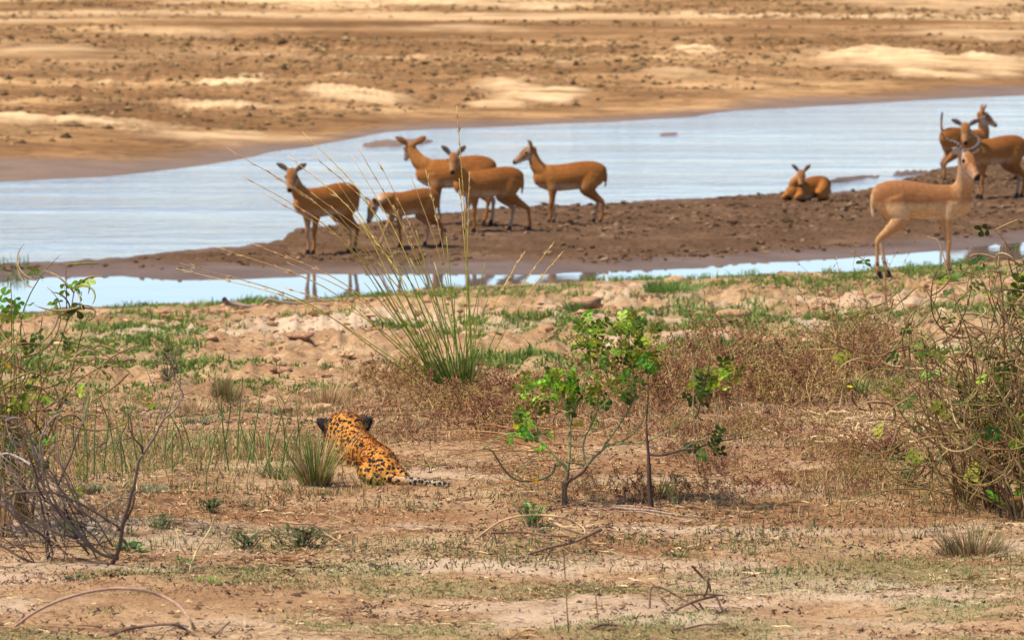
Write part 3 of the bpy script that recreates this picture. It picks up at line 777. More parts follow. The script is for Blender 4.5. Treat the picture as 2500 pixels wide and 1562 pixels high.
for (p, r, lb) in CL:
    g = G(*p); mb = MB(); o = bpy.data.meshes.new('t')
    ball(mb, (0, 0, r*.02), r, (.38, .22, .115) if 'mud' not in lb else (.15, .09, .06), 16, 10, (1.5, 1.0, .62))
    v = mb.v[0]; nn = np.array([mnoise.fractal(Vector(q)/r*1.3+Vector(g), 1.0, 2.0, 3) for q in v]); n2 = np.array([mnoise.noise(Vector(q)/r*4.1+Vector(g)) for q in v]); mb.v[0] = v*(.85+.45*nn[:, None]+.16*n2[:, None])*np.array([1, 1, .8])
    link('earth_clod', mb.mesh('earth_clod', M_CLOD), None, g, label=lb, category='clod', group='large clods on the bank')

# ------------------------------------------------------------------ low grass and litter
mb = MB()
X, D, u = (np.concatenate(q) for q in zip(area(300000, 30, 66), area(210000, 29, 46))); e = edges(u)
k = (D < e[0]-.25) & (sstep(.455, .56, fbm(X, D, 1.5, 4, 103))*sstep(30, 35, D) > rng.random(len(X))) & (fbm(X, D, .32, 2, 211) > .44)
X, D = X[k], D[k]; n = len(X); h = rng.uniform(.014, .048, n)*(.7+1.5*sstep(.5, .75, fbm(X, D, .5, 2, 213)))
c = pick(np.array([(.14, .23, .032), (.19, .27, .045), (.10, .17, .035), (.27, .28, .08)]), n)
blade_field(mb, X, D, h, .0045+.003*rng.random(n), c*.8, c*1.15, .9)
g0 = area(1500, 60, 75, -300, 75); e = edges(g0[2]); k = (g0[1] > e[2]-2.6) & (g0[1] < e[2]-.1)
X, D = g0[0][k], g0[1][k]; n = len(X); c = pick(np.array([(.13, .20, .045), (.17, .24, .06)]), n)
blade_field(mb, X, D, rng.uniform(.05, .16, n), np.full(n, .006), c*.8, c, .5)
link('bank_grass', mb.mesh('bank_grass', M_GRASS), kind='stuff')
mb = MB()
X, D, u = area(260000, 18.3, 23.4)
k = (sstep(.42, .64, fbm(X, D, .55, 4, 105))*(.35+.65*sstep(.40, .58, fbm(X, D, .14, 2, 219))))*(1-.95*sstep(20.9, 23.1, D)) > rng.random(len(X))*1.05
X, D = X[k], D[k]; n = len(X)
c = pick(np.array([(.16, .21, .05), (.22, .26, .07), (.40, .32, .12), (.48, .38, .17), (.11, .17, .04), (.13, .19, .05)]), n)
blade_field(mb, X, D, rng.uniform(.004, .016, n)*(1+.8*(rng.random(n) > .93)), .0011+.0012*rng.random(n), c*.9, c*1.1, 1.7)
X, D, u = area(38000, 21.5, 32)
k = sstep(.52, .64, fbm(X, D, .45, 4, 215)) > rng.random(len(X))
X, D = X[k], D[k]; n = len(X); c = pick(np.array([(.16, .19, .06), (.12, .17, .05), (.33, .28, .12)]), n)
blade_field(mb, X, D, rng.uniform(.015, .05, n), .0015+.0015*rng.random(n), c*.85, c, .9)
link('short_grass', mb.mesh('short_grass', M_GRASS), kind='stuff')
mb = MB()                                                   # longer grass round the sedges, left of the leopard
X, D, u = area(26000, 24.0, 29.0, -100, 900)
k = np.exp(-((u-470)/330)**2 - ((D-26.1)/1.1)**2)*(.25+1.2*sstep(.42, .62, fbm(X, D, .35, 3, 218))) > rng.random(len(X))*1.15
X, D = X[k], D[k]; n = len(X); c = pick(np.array([(.18, .22, .045), (.13, .17, .035), (.46, .33, .14), (.55, .40, .18), (.36, .24, .11), (.28, .26, .07)]), n)
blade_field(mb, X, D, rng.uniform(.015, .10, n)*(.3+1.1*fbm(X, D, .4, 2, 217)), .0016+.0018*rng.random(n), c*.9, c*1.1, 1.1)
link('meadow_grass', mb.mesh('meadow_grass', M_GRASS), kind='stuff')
mb = MB()                                                   # dead standing grass over the middle ground
X, D, u = area(120000, 22.6, 36.5)
dn = fbm(X, D, .9, 4, 231)*.6+fbm(X, D, .28, 3, 233)*.4
k = sstep(.47, .60, dn)*sstep(22.6, 24.2, D)*(1-.7*sstep(31, 36.5, D))*np.where((np.abs(u-960) < 260) & (D < 26), .35, 1) > rng.random(len(X))
X, D = X[k], D[k]; n = len(X); c = pick(np.array([(.50, .34, .15), (.40, .24, .10), (.30, .16, .07), (.24, .11, .05), (.20, .21, .06), (.58, .43, .20)]), n)
blade_field(mb, X, D, rng.uniform(.01, .055, n)*(.5+1.2*fbm(X, D, .5, 2, 235)), .0012+.0014*rng.random(n), c*.9, c*1.1, 1.1)
link('dead_grass', mb.mesh('dead_grass', M_GRASS), kind='stuff')
def strew(name, n, d0, d1, thr, seed, L0, L1, pal, w=.0014, u0=-330, u1=2830, lift=.012):
    X, D, u = area(n, d0, d1, u0, u1)
    k = sstep(thr, thr+.16, fbm(X, D, .5, 4, seed)) > rng.random(n)
    X, D = X[k], D[k]; m = len(X); L = rng.uniform(L0, L1, m)*rng.uniform(.4, 1, m); az = rng.normal(0, .9, m)+np.pi*(rng.random(m) > .5)
    d = np.stack([np.cos(az), np.sin(az)], 1)*L[:, None]*.5; bow = rng.normal(0, .15, m)*L
    P = np.zeros((m, 4, 3))
    for i, t in enumerate((-1, -.35, .35, 1)):
        x = X+d[:, 0]*t-d[:, 1]*0+bow*(1-t*t)*.5; y = D+d[:, 1]*t
        P[:, i] = np.stack([x, y, height(x, y)+.002+lift*rng.random(m)], 1)
    a2 = rng.uniform(-1.2, 1.2, m); nrm = np.stack([-d[:, 1], d[:, 0], np.zeros(m)], 1); nrm /= np.linalg.norm(nrm, axis=1)[:, None]+1e-9
    side = nrm*np.cos(a2)[:, None]; side[:, 2] = np.sin(a2)
    wd = (w*(.6+rng.random(m)))[:, None]*np.array([.5, 1, 1, .4])[None]
    c = pick(pal, m); mb = MB(); ribbons(mb, P, wd, side, c, c*rng.uniform(.8, 1.2, (m, 1)))
    return link(name, mb.mesh(name, M_TWIG), kind='stuff')
strew('straw_litter', 48000, 18.5, 33, .40, 221, .02, .11, np.vstack([STRAWS, BROWNS]))
strew('reddish_litter', 46000, 20.6, 31, .42, 223, .008, .035, np.array([(.30, .13, .06), (.22, .10, .05), (.38, .21, .11), (.14, .075, .04), (.46, .29, .15)]), .0020)
strew('dark_litter', 32000, 18.5, 33, .43, 225, .01, .04, np.array([(.075, .045, .035), (.11, .065, .045), (.16, .09, .06)]), .003)
strew('brown_stalk_litter', 9000, 25.5, 33, .36, 229, .05, .20, np.vstack([BROWNS*1.3, STRAWS[2:]]), .0016, 850, 2300, .06)
strew('pale_straw', 1300, 26.4, 28.9, .30, 227, .05, .22, STRAWS[:3], .0020, 1990, 2290, .04)

# ------------------------------------------------------------------ tall grass clump
def grass_clump():
    b = G(1128, 985); D0 = b.y
    root = empty('grass_clump', b, 'tall green grass clump with long straw-coloured seed stems leaning left', 'grass clump')
    tips = [(440,642),(520,600),(555,362),(590,428),(738,322),(702,378),(764,378),(871,355),(857,377),(923,390),(1003,430),(1039,414),(808,502),(879,537),(865,520),(610,592),(430,655),(690,700),(924,641),(1115,258),(1146,419),(1121,436),(1353,590),(1377,611),(1282,613),(640,470),(760,470),(820,440),(960,500),(700,640),(655,420)]
    short = [(1170,700),(1150,720),(1080,720),(1130,730),(1000,630),(1090,578),(955,760),(1060,640),(1185,640),(1050,760),(1020,720),(1100,800),(1160,780),(1140,650),(985,800),(940,700),(1015,560),(890,690),(1195,720),(1075,690),(1110,690)]
    for i, (tx, ty) in enumerate(tips+short):
        lng = i < len(tips); mb = MB()
        bx = rng.normal(0, 17)+(tx-1100)*.04; by = rng.normal(0, 10)
        dx, dy = tx-1128-bx, ty-985-by; dep = rng.normal(0, .22)
        bend = .62 if lng else .5
        P = [(1128+bx, 985+by, 0), (1128+bx+dx*.24, 985+by+dy*.34, dep*.3), (1128+bx+dx*bend*.9, 985+by+dy*(bend*.9+.12), dep*.7), (tx, ty, dep)]
        if lng and tx < 800: P[2] = (1128+bx+dx*.55, 985+by+dy*.74, dep*.7)
        n = 22 if lng else 12
        C = cat(wpts(P, D0), n)
        if lng:
            cols = np.array([(.12, .18, .022), (.16, .225, .022), (.24, .26, .025), (.44, .32, .055), (.56, .33, .085), (.62, .39, .14)])
            r = np.array([.0036, .0034, .0030, .0026, .0030, .0022, .0012]) if tx < 1000 else np.array([.0034, .003, .0026, .0022, .0026, .0016])
        else:
            cols = np.array([(.10, .155, .028), (.15, .21, .035), (.20, .25, .04), (.30, .29, .06)]); r = np.array([.0042, .004, .0038, .0034])
        tube(mb, C, r*(1.0 if lng else .72), 5, cols*rng.uniform(.85, 1.2))
        if lng and rng.random() < .75:                       # wispy spikelets along the head
            for q in range(16):
                j = rng.integers(int(n*.72), n-1); p = C[j]; t = C[j+1]-C[j]; t /= np.linalg.norm(t)
                e = p+t*rng.uniform(.02, .06)+rng.normal(0, .006, 3)
                tube(mb, np.array([p, (p+e)/2+rng.normal(0, .002, 3), e]), np.array([.0016, .0022, .0006]), 3, (.60, .40, .18))
        build(mb, 'stem', M_STEM, root, b)
    mb = MB(); n = 260
    az = rng.uniform(0, 2*np.pi, n); rr = .055*np.sqrt(rng.random(n))
    P = np.zeros((n, 4, 3)); h = rng.uniform(.12, .42, n)
    base = np.stack([np.cos(az)*rr*1.3, np.sin(az)*rr, -.02+0*rr], 1)
    out = np.stack([np.cos(az)*(.10+rng.random(n)*.32)-.14, np.sin(az)*.3, np.ones(n)], 1)*h[:, None]
    for i, t in enumerate((0, .35, .7, 1)): P[:, i] = base+out*t+np.stack([np.cos(az), np.sin(az), -1.2+0*az], 1)*(h*t*t*.12)[:, None]
    c = pick(np.array([(.09, .15, .025), (.14, .20, .035), (.07, .11, .022), (.38, .29, .12)]), n)
    ribbons(mb, P, np.array([.0035, .0035, .0028, .0006])[None]*rng.uniform(.7, 1.2, (n, 1)), np.stack([np.sin(az), -np.cos(az)*.6, 0*az], 1), c*.85, c*1.2)
    link('blades', mb.mesh('blades', M_GRASS), root, None, kind='stuff')
grass_clump()

def tuft(name, label, px, py, n, h, rad, pal, w=.0025, spread=.6, category='grass tuft', group=None, single=0, lean=0.0, droop=.15):
    b = G(px, py); root = empty(name, b, label, category, group)
    def gen(n):
        az = rng.uniform(0, 2*np.pi, n); rr = rad*np.sqrt(rng.random(n)); hh = h*(.22+.78*rng.random(n)**1.5)
        base = np.stack([np.cos(az)*rr, np.sin(az)*rr, -.015+0*rr], 1)
        out = np.stack([np.cos(az)*spread*rng.random(n)+lean, np.sin(az)*spread*rng.random(n), np.ones(n)], 1)*hh[:, None]
        P = np.zeros((n, 5, 3))
        for i, t in enumerate((0, .25, .5, .75, 1)): P[:, i] = base+out*t+np.stack([np.cos(az), np.sin(az), -1+0*az], 1)*(hh*t*t*droop)[:, None]
        c = pick(pal, n)
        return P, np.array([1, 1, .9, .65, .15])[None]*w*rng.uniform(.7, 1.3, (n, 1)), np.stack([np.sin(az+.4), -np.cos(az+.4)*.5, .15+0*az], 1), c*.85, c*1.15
    if single:
        P, wd, sd, a, c = gen(single)
        for i in range(single):
            mb = MB(); ribbons(mb, P[i:i+1]*np.array([1, 1, 1.08]), wd[i:i+1]*1.4, sd[i:i+1], a[i:i+1], c[i:i+1]); link('blade', mb.mesh('blade', M_GRASS), root)
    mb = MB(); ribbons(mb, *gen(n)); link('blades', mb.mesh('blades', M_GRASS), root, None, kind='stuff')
    return root
GB = np.array([(.13, .19, .04), (.18, .23, .055), (.40, .29, .13), (.30, .20, .09)])
tuft('grass_tuft', 'spiky green and straw grass tuft standing right in front of the leopard', 768, 1183, 260, .33, .055, np.array([(.13, .19, .035), (.09, .14, .028), (.20, .23, .05), (.46, .31, .14), (.38, .24, .11)]), .0028, .62, single=36, lean=-.02)
tuft('grass_tuft', 'thin yellow-green blades growing against the hindquarters of the leopard', 908, 1186, 42, .15, .07, np.array([(.24, .28, .04), (.30, .30, .06), (.45, .34, .13)]), .0018, .7)
tuft('grass_tuft', 'upright brown and green grass tuft behind the sedges on the left', 552, 975, 300, .19, .075, np.array([(.20, .19, .06), (.14, .17, .05), (.38, .26, .12), (.30, .18, .08)]), .0028, .35)
tuft('straw_tuft', 'pale straw tuft just left of the upright brown tuft', 474, 1000, 260, .11, .09, STRAWS[:3], .002, .8)
tuft('straw_tuft', 'dry straw bunch growing directly behind the head of the leopard', 800, 985, 320, .20, .10, STRAWS, .0022, .7)
tuft('grass_tuft', 'small bright green tuft beside the right-hand bush above the flat straw', 2100, 965, 160, .13, .06, GREENS, .003, .9)
tuft('grass_tuft', 'bushy brown grass tuft in front of the right-hand bush', 2375, 1352, 620, .15, .13, np.array([(.22, .13, .07), (.30, .18, .09), (.14, .15, .05), (.42, .30, .15)]), .0024, 1.1)
tuft('grass_tuft', 'low spreading green tuft on bare ground right of centre near the bottom', 1655, 1352, 170, .045, .055, np.array([(.11, .17, .05), (.15, .21, .06), (.09, .13, .05)]), .0028, 1.4)
tuft('grass_tuft', 'flat green tuft right of the stick with the pointed end', 1470, 1362, 150, .04, .06, np.array([(.12, .17, .06), (.15, .20, .07)]), .002, 1.4)
tuft('grass_tuft', 'sprawling green tuft above the bottom twig pile on its right', 1850, 1402, 190, .04, .10, np.array([(.13, .18, .05), (.17, .22, .06)]), .0022, 1.6)
tuft('grass_tuft', 'grey-green cushion of grass right of the dark dead stem', 360, 1205, 260, .07, .075, np.array([(.17, .21, .11), (.13, .17, .09), (.24, .25, .14)]), .0022, 1.1)
tuft('grass_tuft', 'dark green cushion of grass under the dead bush branches', 232, 1200, 240, .07, .07, np.array([(.10, .12, .05), (.14, .16, .07), (.25, .2, .10)]), .0022, 1.1)
tuft('grass_tuft', 'bright lime tuft below the pale bent straw stem', 500, 1420, 200, .045, .05, np.array([(.22, .30, .05), (.17, .25, .05)]), .002, 1.2)
tuft('grass_tuft', 'grey-green patch of grass in front of the straw and brown tufts', 500, 1030, 300, .055, .12, np.array([(.18, .21, .11), (.14, .18, .09)]), .0022, 1.2)
tuft('grass_tuft', 'dense green tuft left of the tuft at the leopard', 690, 1160, 300, .09, .11, np.array([(.14, .19, .06), (.10, .14, .05), (.35, .29, .13)]), .0022, 1.2)
tuft('grass_tuft', 'lone green tuft on the shore near the pool behind the leafy shrub', 1600, 712, 220, .17, .10, np.array([(.10, .17, .05), (.14, .21, .06)]), .005, .5)
tuft('grass_tuft', 'wide low green tuft beside the lone tuft on the shore', 1640, 716, 320, .13, .25, np.array([(.13, .23, .05), (.17, .27, .06)]), .005, 1.0)
tuft('grass_tuft', 'round green tuft by the bulky clod', 1405, 758, 260, .12, .14, np.array([(.11, .20, .05), (.15, .23, .06)]), .005, .9)
tuft('grass_tuft', 'green tuft at the front hooves of the horned antelope', 2302, 685, 260, .16, .14, np.array([(.14, .25, .05), (.17, .28, .06)]), .005, .8)
tuft('grass_tuft', 'light green tuft at the foot of the thin dark trunk', 1615, 1212, 90, .17, .05, np.array([(.22, .24, .07), (.28, .27, .10)]), .002, .9, lean=.35)

# sedges: thin upright stalks, some with a star of bracts
def sedge(label, stalks, py):
    b = G(stalks[len(stalks)//2][0], py); root = empty('sedge', b, label, 'sedge', 'sedges left of the leopard')
    for (x0, x1, y1, star) in stalks:
        y0 = py+rng.uniform(-34, 26); g = G(x0, y0); D = g.y; mb = MB()
        C = cat(np.array([g-Vector((0, 0, .02)), W(x0*.55+x1*.45+rng.normal(0, 3), y0*.5+y1*.5, D), W(x1+rng.normal(0, 14), y1, D+rng.normal(0, .12))]), 9)
        c = rng.uniform(.8, 1.25); tube(mb, C, np.array([.0033, .0030, .0018]), 4, np.array([(.13, .17, .05), (.12, .18, .045), (.17, .22, .06)])*c)
        stem = build(mb, 'stalk', M_STEM, root, b)
        if star:
            mb = MB(); n = 16; az = rng.uniform(0, 2*np.pi, n); L = rng.uniform(.03, .075, n)
            P = np.zeros((n, 3, 3)); P[:, 0] = C[-1]; d = np.stack([np.cos(az), np.sin(az), rng.uniform(-.1, 1.3, n)], 1)*L[:, None]
            P[:, 1] = P[:, 0]+d*.55; P[:, 2] = P[:, 0]+d+np.array([0, 0, -.01])
            c = pick(np.array([(.34, .20, .07), (.28, .24, .07), (.24, .13, .05)]), n)
            ribbons(mb, P, np.array([.0018, .0018, .0005])[None]*np.ones((n, 1)), np.stack([-np.sin(az), np.cos(az), 0*az], 1), c, c); build(mb, 'bracts', M_GRASS, root, b)
sedge('sedge of thin stalks growing beside the left-hand bush', [(205,230,880,0),(230,240,960,0),(250,290,930,0),(300,262,925,0),(215,205,960,1),(268,330,1015,0),(190,170,985,0),(283,245,935,0),(310,300,1040,0),(255,262,1010,0)], 1140)
sedge('sedge with a dark flower star among the dead branch tips', [(350,330,960,0),(335,305,955,0),(400,420,940,1),(420,408,990,0),(445,430,985,0),(475,435,1000,0),(380,372,1000,0),(400,455,1010,0),(470,505,1030,0)], 1140)
sedge('sedge whose tallest stalk carries a brown star of bracts', [(578,580,938,1),(560,530,965,0),(600,645,912,0),(615,622,1020,0),(640,700,985,1),(540,580,940,0),(655,655,990,0),(520,510,1040,0),(505,545,1010,0),(625,560,1000,0)], 1130)
sedge('sedge of short stalks closest to the leopard', [(690,705,960,0),(705,680,1010,0),(720,745,1000,0),(660,640,1060,0),(735,735,960,0),(680,720,1040,0)], 1140)

# ------------------------------------------------------------------ leaves, pods, flowers shared by the green shrubs
def leaflet(mb, base, d, nrm, L, Wd, col):
    s = np.cross(d, nrm); t = np.array([0, .3, .65, .9, 1.0]); w = np.array([.08, .62, 1.0, .7, .0])*Wd*.5
    mid = base[None]+d[None]*(t*L)[:, None]-nrm[None]*(L*.22*t*t)[:, None]
    up = nrm[None]*(w*.35)[:, None]
    V = np.vstack([mid, mid+s*w[:, None]+up, mid-s*w[:, None]+up])
    Q = []
    for i in range(4): Q += [(i, i+1, 6+i, 5+i), (i+1, i, 10+i, 11+i)]
    mb.add(V, Q, None, col)
def leaf_mesh(c, seed, pairs=2):
    r = np.random.default_rng(seed); mb = MB(); c = np.array(c)
    P = np.array([(0, 0, 0), (.012, 0, .006), (.03, 0, .010), (.045, 0, .008)]); tube(mb, P, .0008, 3, c*1.2)
    for i in range(pairs):
        b = np.array((.018+.024*i, 0, .008))
        for sg in (1, -1):
            d = np.array((.55+.1*i, sg*.8, r.uniform(-.2, .35))); d /= np.linalg.norm(d)
            nn = np.array((r.uniform(-.3, .3), -sg*.3, 1)); nn -= d*(nn@d); nn /= np.linalg.norm(nn)
            leaflet(mb, b, d, nn, .026+.006*i, .019+.004*i, c*r.uniform(.8, 1.2))
    return mb.mesh('leaf', M_LEAF)
LEAVES = [leaf_mesh((.14, .23, .018), 1), leaf_mesh((.18, .28, .022), 2, 3), leaf_mesh((.10, .17, .016), 3, 3), leaf_mesh((.23, .31, .02), 4)]
DARKLEAVES = [leaf_mesh((.055, .095, .016), 5), leaf_mesh((.075, .115, .022), 6, 3)]
LIMELEAVES = [leaf_mesh((.30, .38, .03), 7), leaf_mesh((.36, .42, .05), 8, 3)]
def flower_mesh():
    mb = MB()
    for i in range(5):
        a = i*2*math.pi/5; d = np.array((math.cos(a), math.sin(a), .5)); d /= np.linalg.norm(d); n = np.array((-d[0]*.5, -d[1]*.5, .87)); n -= d*(n@d); n /= np.linalg.norm(n)
        leaflet(mb, np.zeros(3), d, n, .016, .012, (.75, .44, .02))
    return mb.mesh('flower', M_LEAF)
FLOWER = flower_mesh()
def put(me, root, b, p, sc=1.0, up=.5):
    o = link(me.name.split('.')[0], me, root)
    o.location = Vector(p)-Vector(b); o.rotation_euler = (rng.normal(0, up), rng.normal(-.2, up), rng.uniform(0, 6.28)); o.scale = (sc,)*3
    return o
def pod(root, b, p, d, L, turn, col, r=.0042, name='pod'):
    """a sickle-shaped pod starting at p"""
    d = np.array(d, float); d /= np.linalg.norm(d); ax = np.cross(d, rng.normal(0, 1, 3)); ax /= np.linalg.norm(ax)
    n = 11; P = [np.array(p, float)]
    M = Matrix.Rotation(turn/n, 3, Vector(ax))
    for i in range(n): P.append(P[-1]+d*L/n); d = np.array(M @ Vector(d))
    mb = MB(); c = np.array(col); tube(mb, np.array(P), r*np.array([.5, .9, 1, 1, .95, .75, .25]), 5, np.array([c*1.05, c, c*.95, c*.85]))
    return build(mb, name, M_STEM, root, b)

# ------------------------------------------------------------------ the leafy shrub in the middle and its neighbour
def leafy_shrub():
    b = G(1376, 1232); D = b.y; z4 = lambda p, dd=0: zz(p, 2.749, 1100, 750, dd)
    root = empty('leafy_shrub', b, 'young shrub with fresh green leaves and a few yellow flowers in the middle', 'shrub')
    BK, GR = np.array([(.16, .105, .065), (.20, .14, .085)]), np.array([(.20, .19, .08), (.24, .26, .10), (.20, .26, .07)])
    mb = MB(); tube(mb, cat(wpts(z4([(762,1345),(764,1250),(768,1190),(780,1140),(786,1100)]), D), 14), np.array([.0125, .0115, .0105, .0085]), 9, BK, .12)
    build(mb, 'trunk', M_TWIG, root, b)
    br = [([(775,1190),(800,1160),(850,1130),(900,1090),(918,1062)], .0085, .0065, BK), ([(915,1062),(960,1010),(1010,965),(1050,905),(1090,850),(1150,760),(1215,650),(1240,560)], .006, .0025, GR),
          ([(1010,965),(1060,925),(1150,915),(1300,902),(1450,835),(1550,770),(1615,715)], .0055, .002, GR), ([(1100,915),(1200,870),(1265,800),(1300,740),(1325,640),(1325,560)], .004, .002, GR),
          ([(786,1100),(795,1010),(803,900),(800,800),(792,680),(785,580)], .0075, .003, GR), ([(780,1110),(760,1060),(725,1025),(690,985),(640,930),(560,870),(510,835),(430,842),(330,870),(220,942)], .0075, .002, GR),
          ([(740,1055),(700,1065),(695,1095),(660,1130),(600,1155),(520,1165),(450,1158),(400,1130),(350,1075),(310,1010),(275,960),(215,945)], .006, .0035, np.array([(.13, .13, .055), (.17, .17, .07)])),
          ([(905,1055),(892,980),(893,920),(905,870),(950,780),(990,690),(1040,630),(1110,520)], .0055, .002, GR), ([(800,800),(830,700),(880,590),(915,470),(940,370),(930,270),(925,150)], .0045, .002, GR),
          ([(1240,560),(1225,430),(1200,340),(1165,260),(1140,190),(1125,150),(1200,90)], .003, .0015, GR), ([(990,690),(985,620),(1010,580),(1070,530),(1180,490),(1220,470)], .0035, .002, np.array([(.20, .12, .06), (.26, .15, .07)])),
          ([(940,370),(900,310),(860,260),(815,190),(800,165)], .0022, .0012, GR), ([(1215,650),(1280,560),(1310,500),(1350,400),(1390,310)], .0028, .0014, GR), ([(700,905),(690,800),(700,730),(740,690)], .003, .002, np.array([(.22, .09, .05), (.26, .12, .06)])),
          ([(800,900),(860,890),(930,830),(980,770)], .003, .0015, GR), ([(640,930),(590,850),(560,800),(500,720),(430,700)], .0025, .0012, GR), ([(785,640),(740,590),(690,560),(640,540),(540,560)], .0024, .0012, GR), ([(930,850),(1010,800),(1030,740)], .0025, .0012, GR),
          ([(780,1040),(840,1048),(900,1058)], .004, .003, GR), ([(430,1150),(480,1090),(540,1030),(610,1000),(700,990)], .0035, .002, GR), ([(960,410),(1010,405),(1050,450),(1055,500),(1040,540)], .0025, .0018, np.array([(.22, .13, .06), (.24, .14, .07)]))]
    for (pts, r0, r1, col) in br:
        dd = rng.normal(0, .10); P = [(x/2.749+1100, y/2.749+750, dd*(i/(len(pts)-1))) for i, (x, y) in enumerate(pts)]
        mb = MB(); tube(mb, cat(wpts(P, D), 6*len(pts)//2+8), np.array([r0, (r0+r1)/2, r1]), 6, col, .1); build(mb, 'branch', M_STEM, root, b)
    cl = [(930,150,5,0),(900,130,4,3),(880,220,3,0),(985,105,2,0),(960,190,4,3),(900,250,4,0),(960,250,3,0),(920,300,3,0),(990,220,2,2),(1055,255,2,0),(1050,185,2,2),(1110,125,4,3),(1170,110,3,3),(1200,90,2,3),(1190,215,4,0),(1260,165,3,2),(1280,190,2,0),(1200,300,5,0),(1160,330,3,0),(1250,290,4,3),(1290,280,3,0),(1340,310,4,0),(1390,280,2,0),(1330,370,3,2),(1390,395,5,0),(1300,400,3,0),(1230,390,3,0),(1230,470,3,2),(1180,510,3,0),(1150,450,3,3),(1265,570,2,2),(1180,570,2,0),
          (520,540,4,3),(570,515,3,3),(500,570,2,0),(660,490,4,0),(700,510,3,3),(745,475,3,0),(790,510,4,0),(870,465,4,0),(880,520,3,0),(660,600,4,0),(700,580,4,3),(740,560,3,0),(800,590,4,0),(840,560,4,0),(950,510,3,3),(985,560,4,0),(940,590,3,2),(780,640,3,2),(960,640,3,2),(500,640,2,0),
          (460,810,3,3),(470,880,3,0),(500,780,2,3),(440,830,2,2),(670,930,3,3),(930,785,3,3),(900,830,3,0),(990,840,3,2),(1010,900,2,0),(1080,765,2,0),(1150,800,4,3),(1120,840,2,0),(1250,790,2,0),(1330,690,4,3),(1370,690,4,3),(1300,640,3,0),(1400,680,2,0),(600,1105,3,0),(510,1120,3,0),(590,1190,3,2),(560,940,1,2),(640,1030,2,2),(970,920,2,2),(850,960,2,0),(820,1000,2,2),(1450,640,3,0),(1510,630,2,3)]
    for (x, y, n, kd) in cl:
        for i in range(n+2):
            if len(root.children) > 318: break
            p = W((x+rng.normal(0, 22))/2.749+1100, (y+rng.normal(0, 18))/2.749+750, D+rng.normal(0, .09))
            me = (DARKLEAVES if kd == 2 and rng.random() < .75 else LEAVES)[rng.integers(0, 2 if kd == 2 else 4)]
            if kd == 3 and rng.random() < .4: me = LIMELEAVES[rng.integers(0, 2)]
            put(me, root, b, p, rng.uniform(.58, .95), .8)
    for (x, y) in ((955,318),(895,205),(740,565),(965,245),(1395,370),(565,1165),(440,805)): put(FLOWER, root, b, W(x/2.749+1100, y/2.749+750, D-.06), .9, .8)
    return D
leafy_shrub()
def bare_shrub():
    b = G(1588, 1240); D = b.y
    root = empty('bare_shrub', b, 'nearly bare shrub with a thin dark trunk and one long side branch', 'shrub')
    DK = np.array([(.085, .055, .04), (.11, .07, .05)]); TN = np.array([(.28, .19, .10), (.34, .24, .13)])
    mb = MB(); tube(mb, cat(wpts(zz([(1345,1345),(1336,1220),(1332,1100),(1328,990),(1318,880),(1314,760)], 2.749, 1100, 750), D), 20), np.array([.0125, .010, .0095, .0065, .0055, .004]), 8, DK, .25); build(mb, 'trunk', M_TWIG, root, b)
    br = [([(1335,985),(1400,992),(1470,980),(1560,955),(1640,950)], .0065, .0055, DK), ([(1560,955),(1640,900),(1720,880),(1800,865),(1900,855),(2050,840)], .0045, .002, TN), ([(1640,952),(1760,905),(1860,890),(2000,870)], .004, .002, DK),
          ([(1640,890),(1628,700),(1632,500),(1616,300)], .0035, .0025, TN), ([(1665,880),(1660,760),(1655,650)], .0028, .002, TN), ([(1655,730),(1690,590),(1722,470),(1742,345)], .003, .002, DK), ([(1790,880),(1800,750),(1808,600)], .003, .002, TN),
          ([(1314,760),(1325,640),(1325,540)], .003, .0018, DK), ([(1640,950),(1700,990),(1780,1005),(1850,1000),(1890,930),(1895,840),(1840,745)], .003, .0018, TN), ([(1650,900),(1560,910),(1480,930)], .002, .001, TN), ([(1690,890),(1760,960),(1830,1000),(2000,1005)], .0022, .0014, TN)]
    for (pts, r0, r1, col) in br:
        dd = rng.normal(0, .08); P = [(x/2.749+1100, y/2.749+750, dd*i/(len(pts)-1)) for i, (x, y) in enumerate(pts)]
        mb = MB(); tube(mb, cat(wpts(P, D), 22), np.array([r0, r1]), 6, col, .15); build(mb, 'branch', M_TWIG, root, b)
    for (x, y, n) in ((1850,470,5),(1800,500,4),(1880,450,3),(1640,495,3),(1690,440,2),(1820,530,2)):
        for i in range(n): put(LEAVES[rng.integers(0, 4)] if rng.random() < .6 else LIMELEAVES[0], root, b, W((x+rng.normal(0, 22))/2.749+1100, (y+rng.normal(0, 15))/2.749+750, D+rng.normal(0, .06)), .9, .7)
    for (x, y, n) in ((1690,560,5),(1670,620,4),(1690,945,4),(1790,880,3),(1745,965,3),(1740,500,2)):
        for i in range(n): put(DARKLEAVES[1], root, b, W((x+rng.normal(0, 14))/2.749+1100, (y+rng.normal(0, 20))/2.749+750, D+rng.normal(0, .06)), .8, 1.2)
bare_shrub()

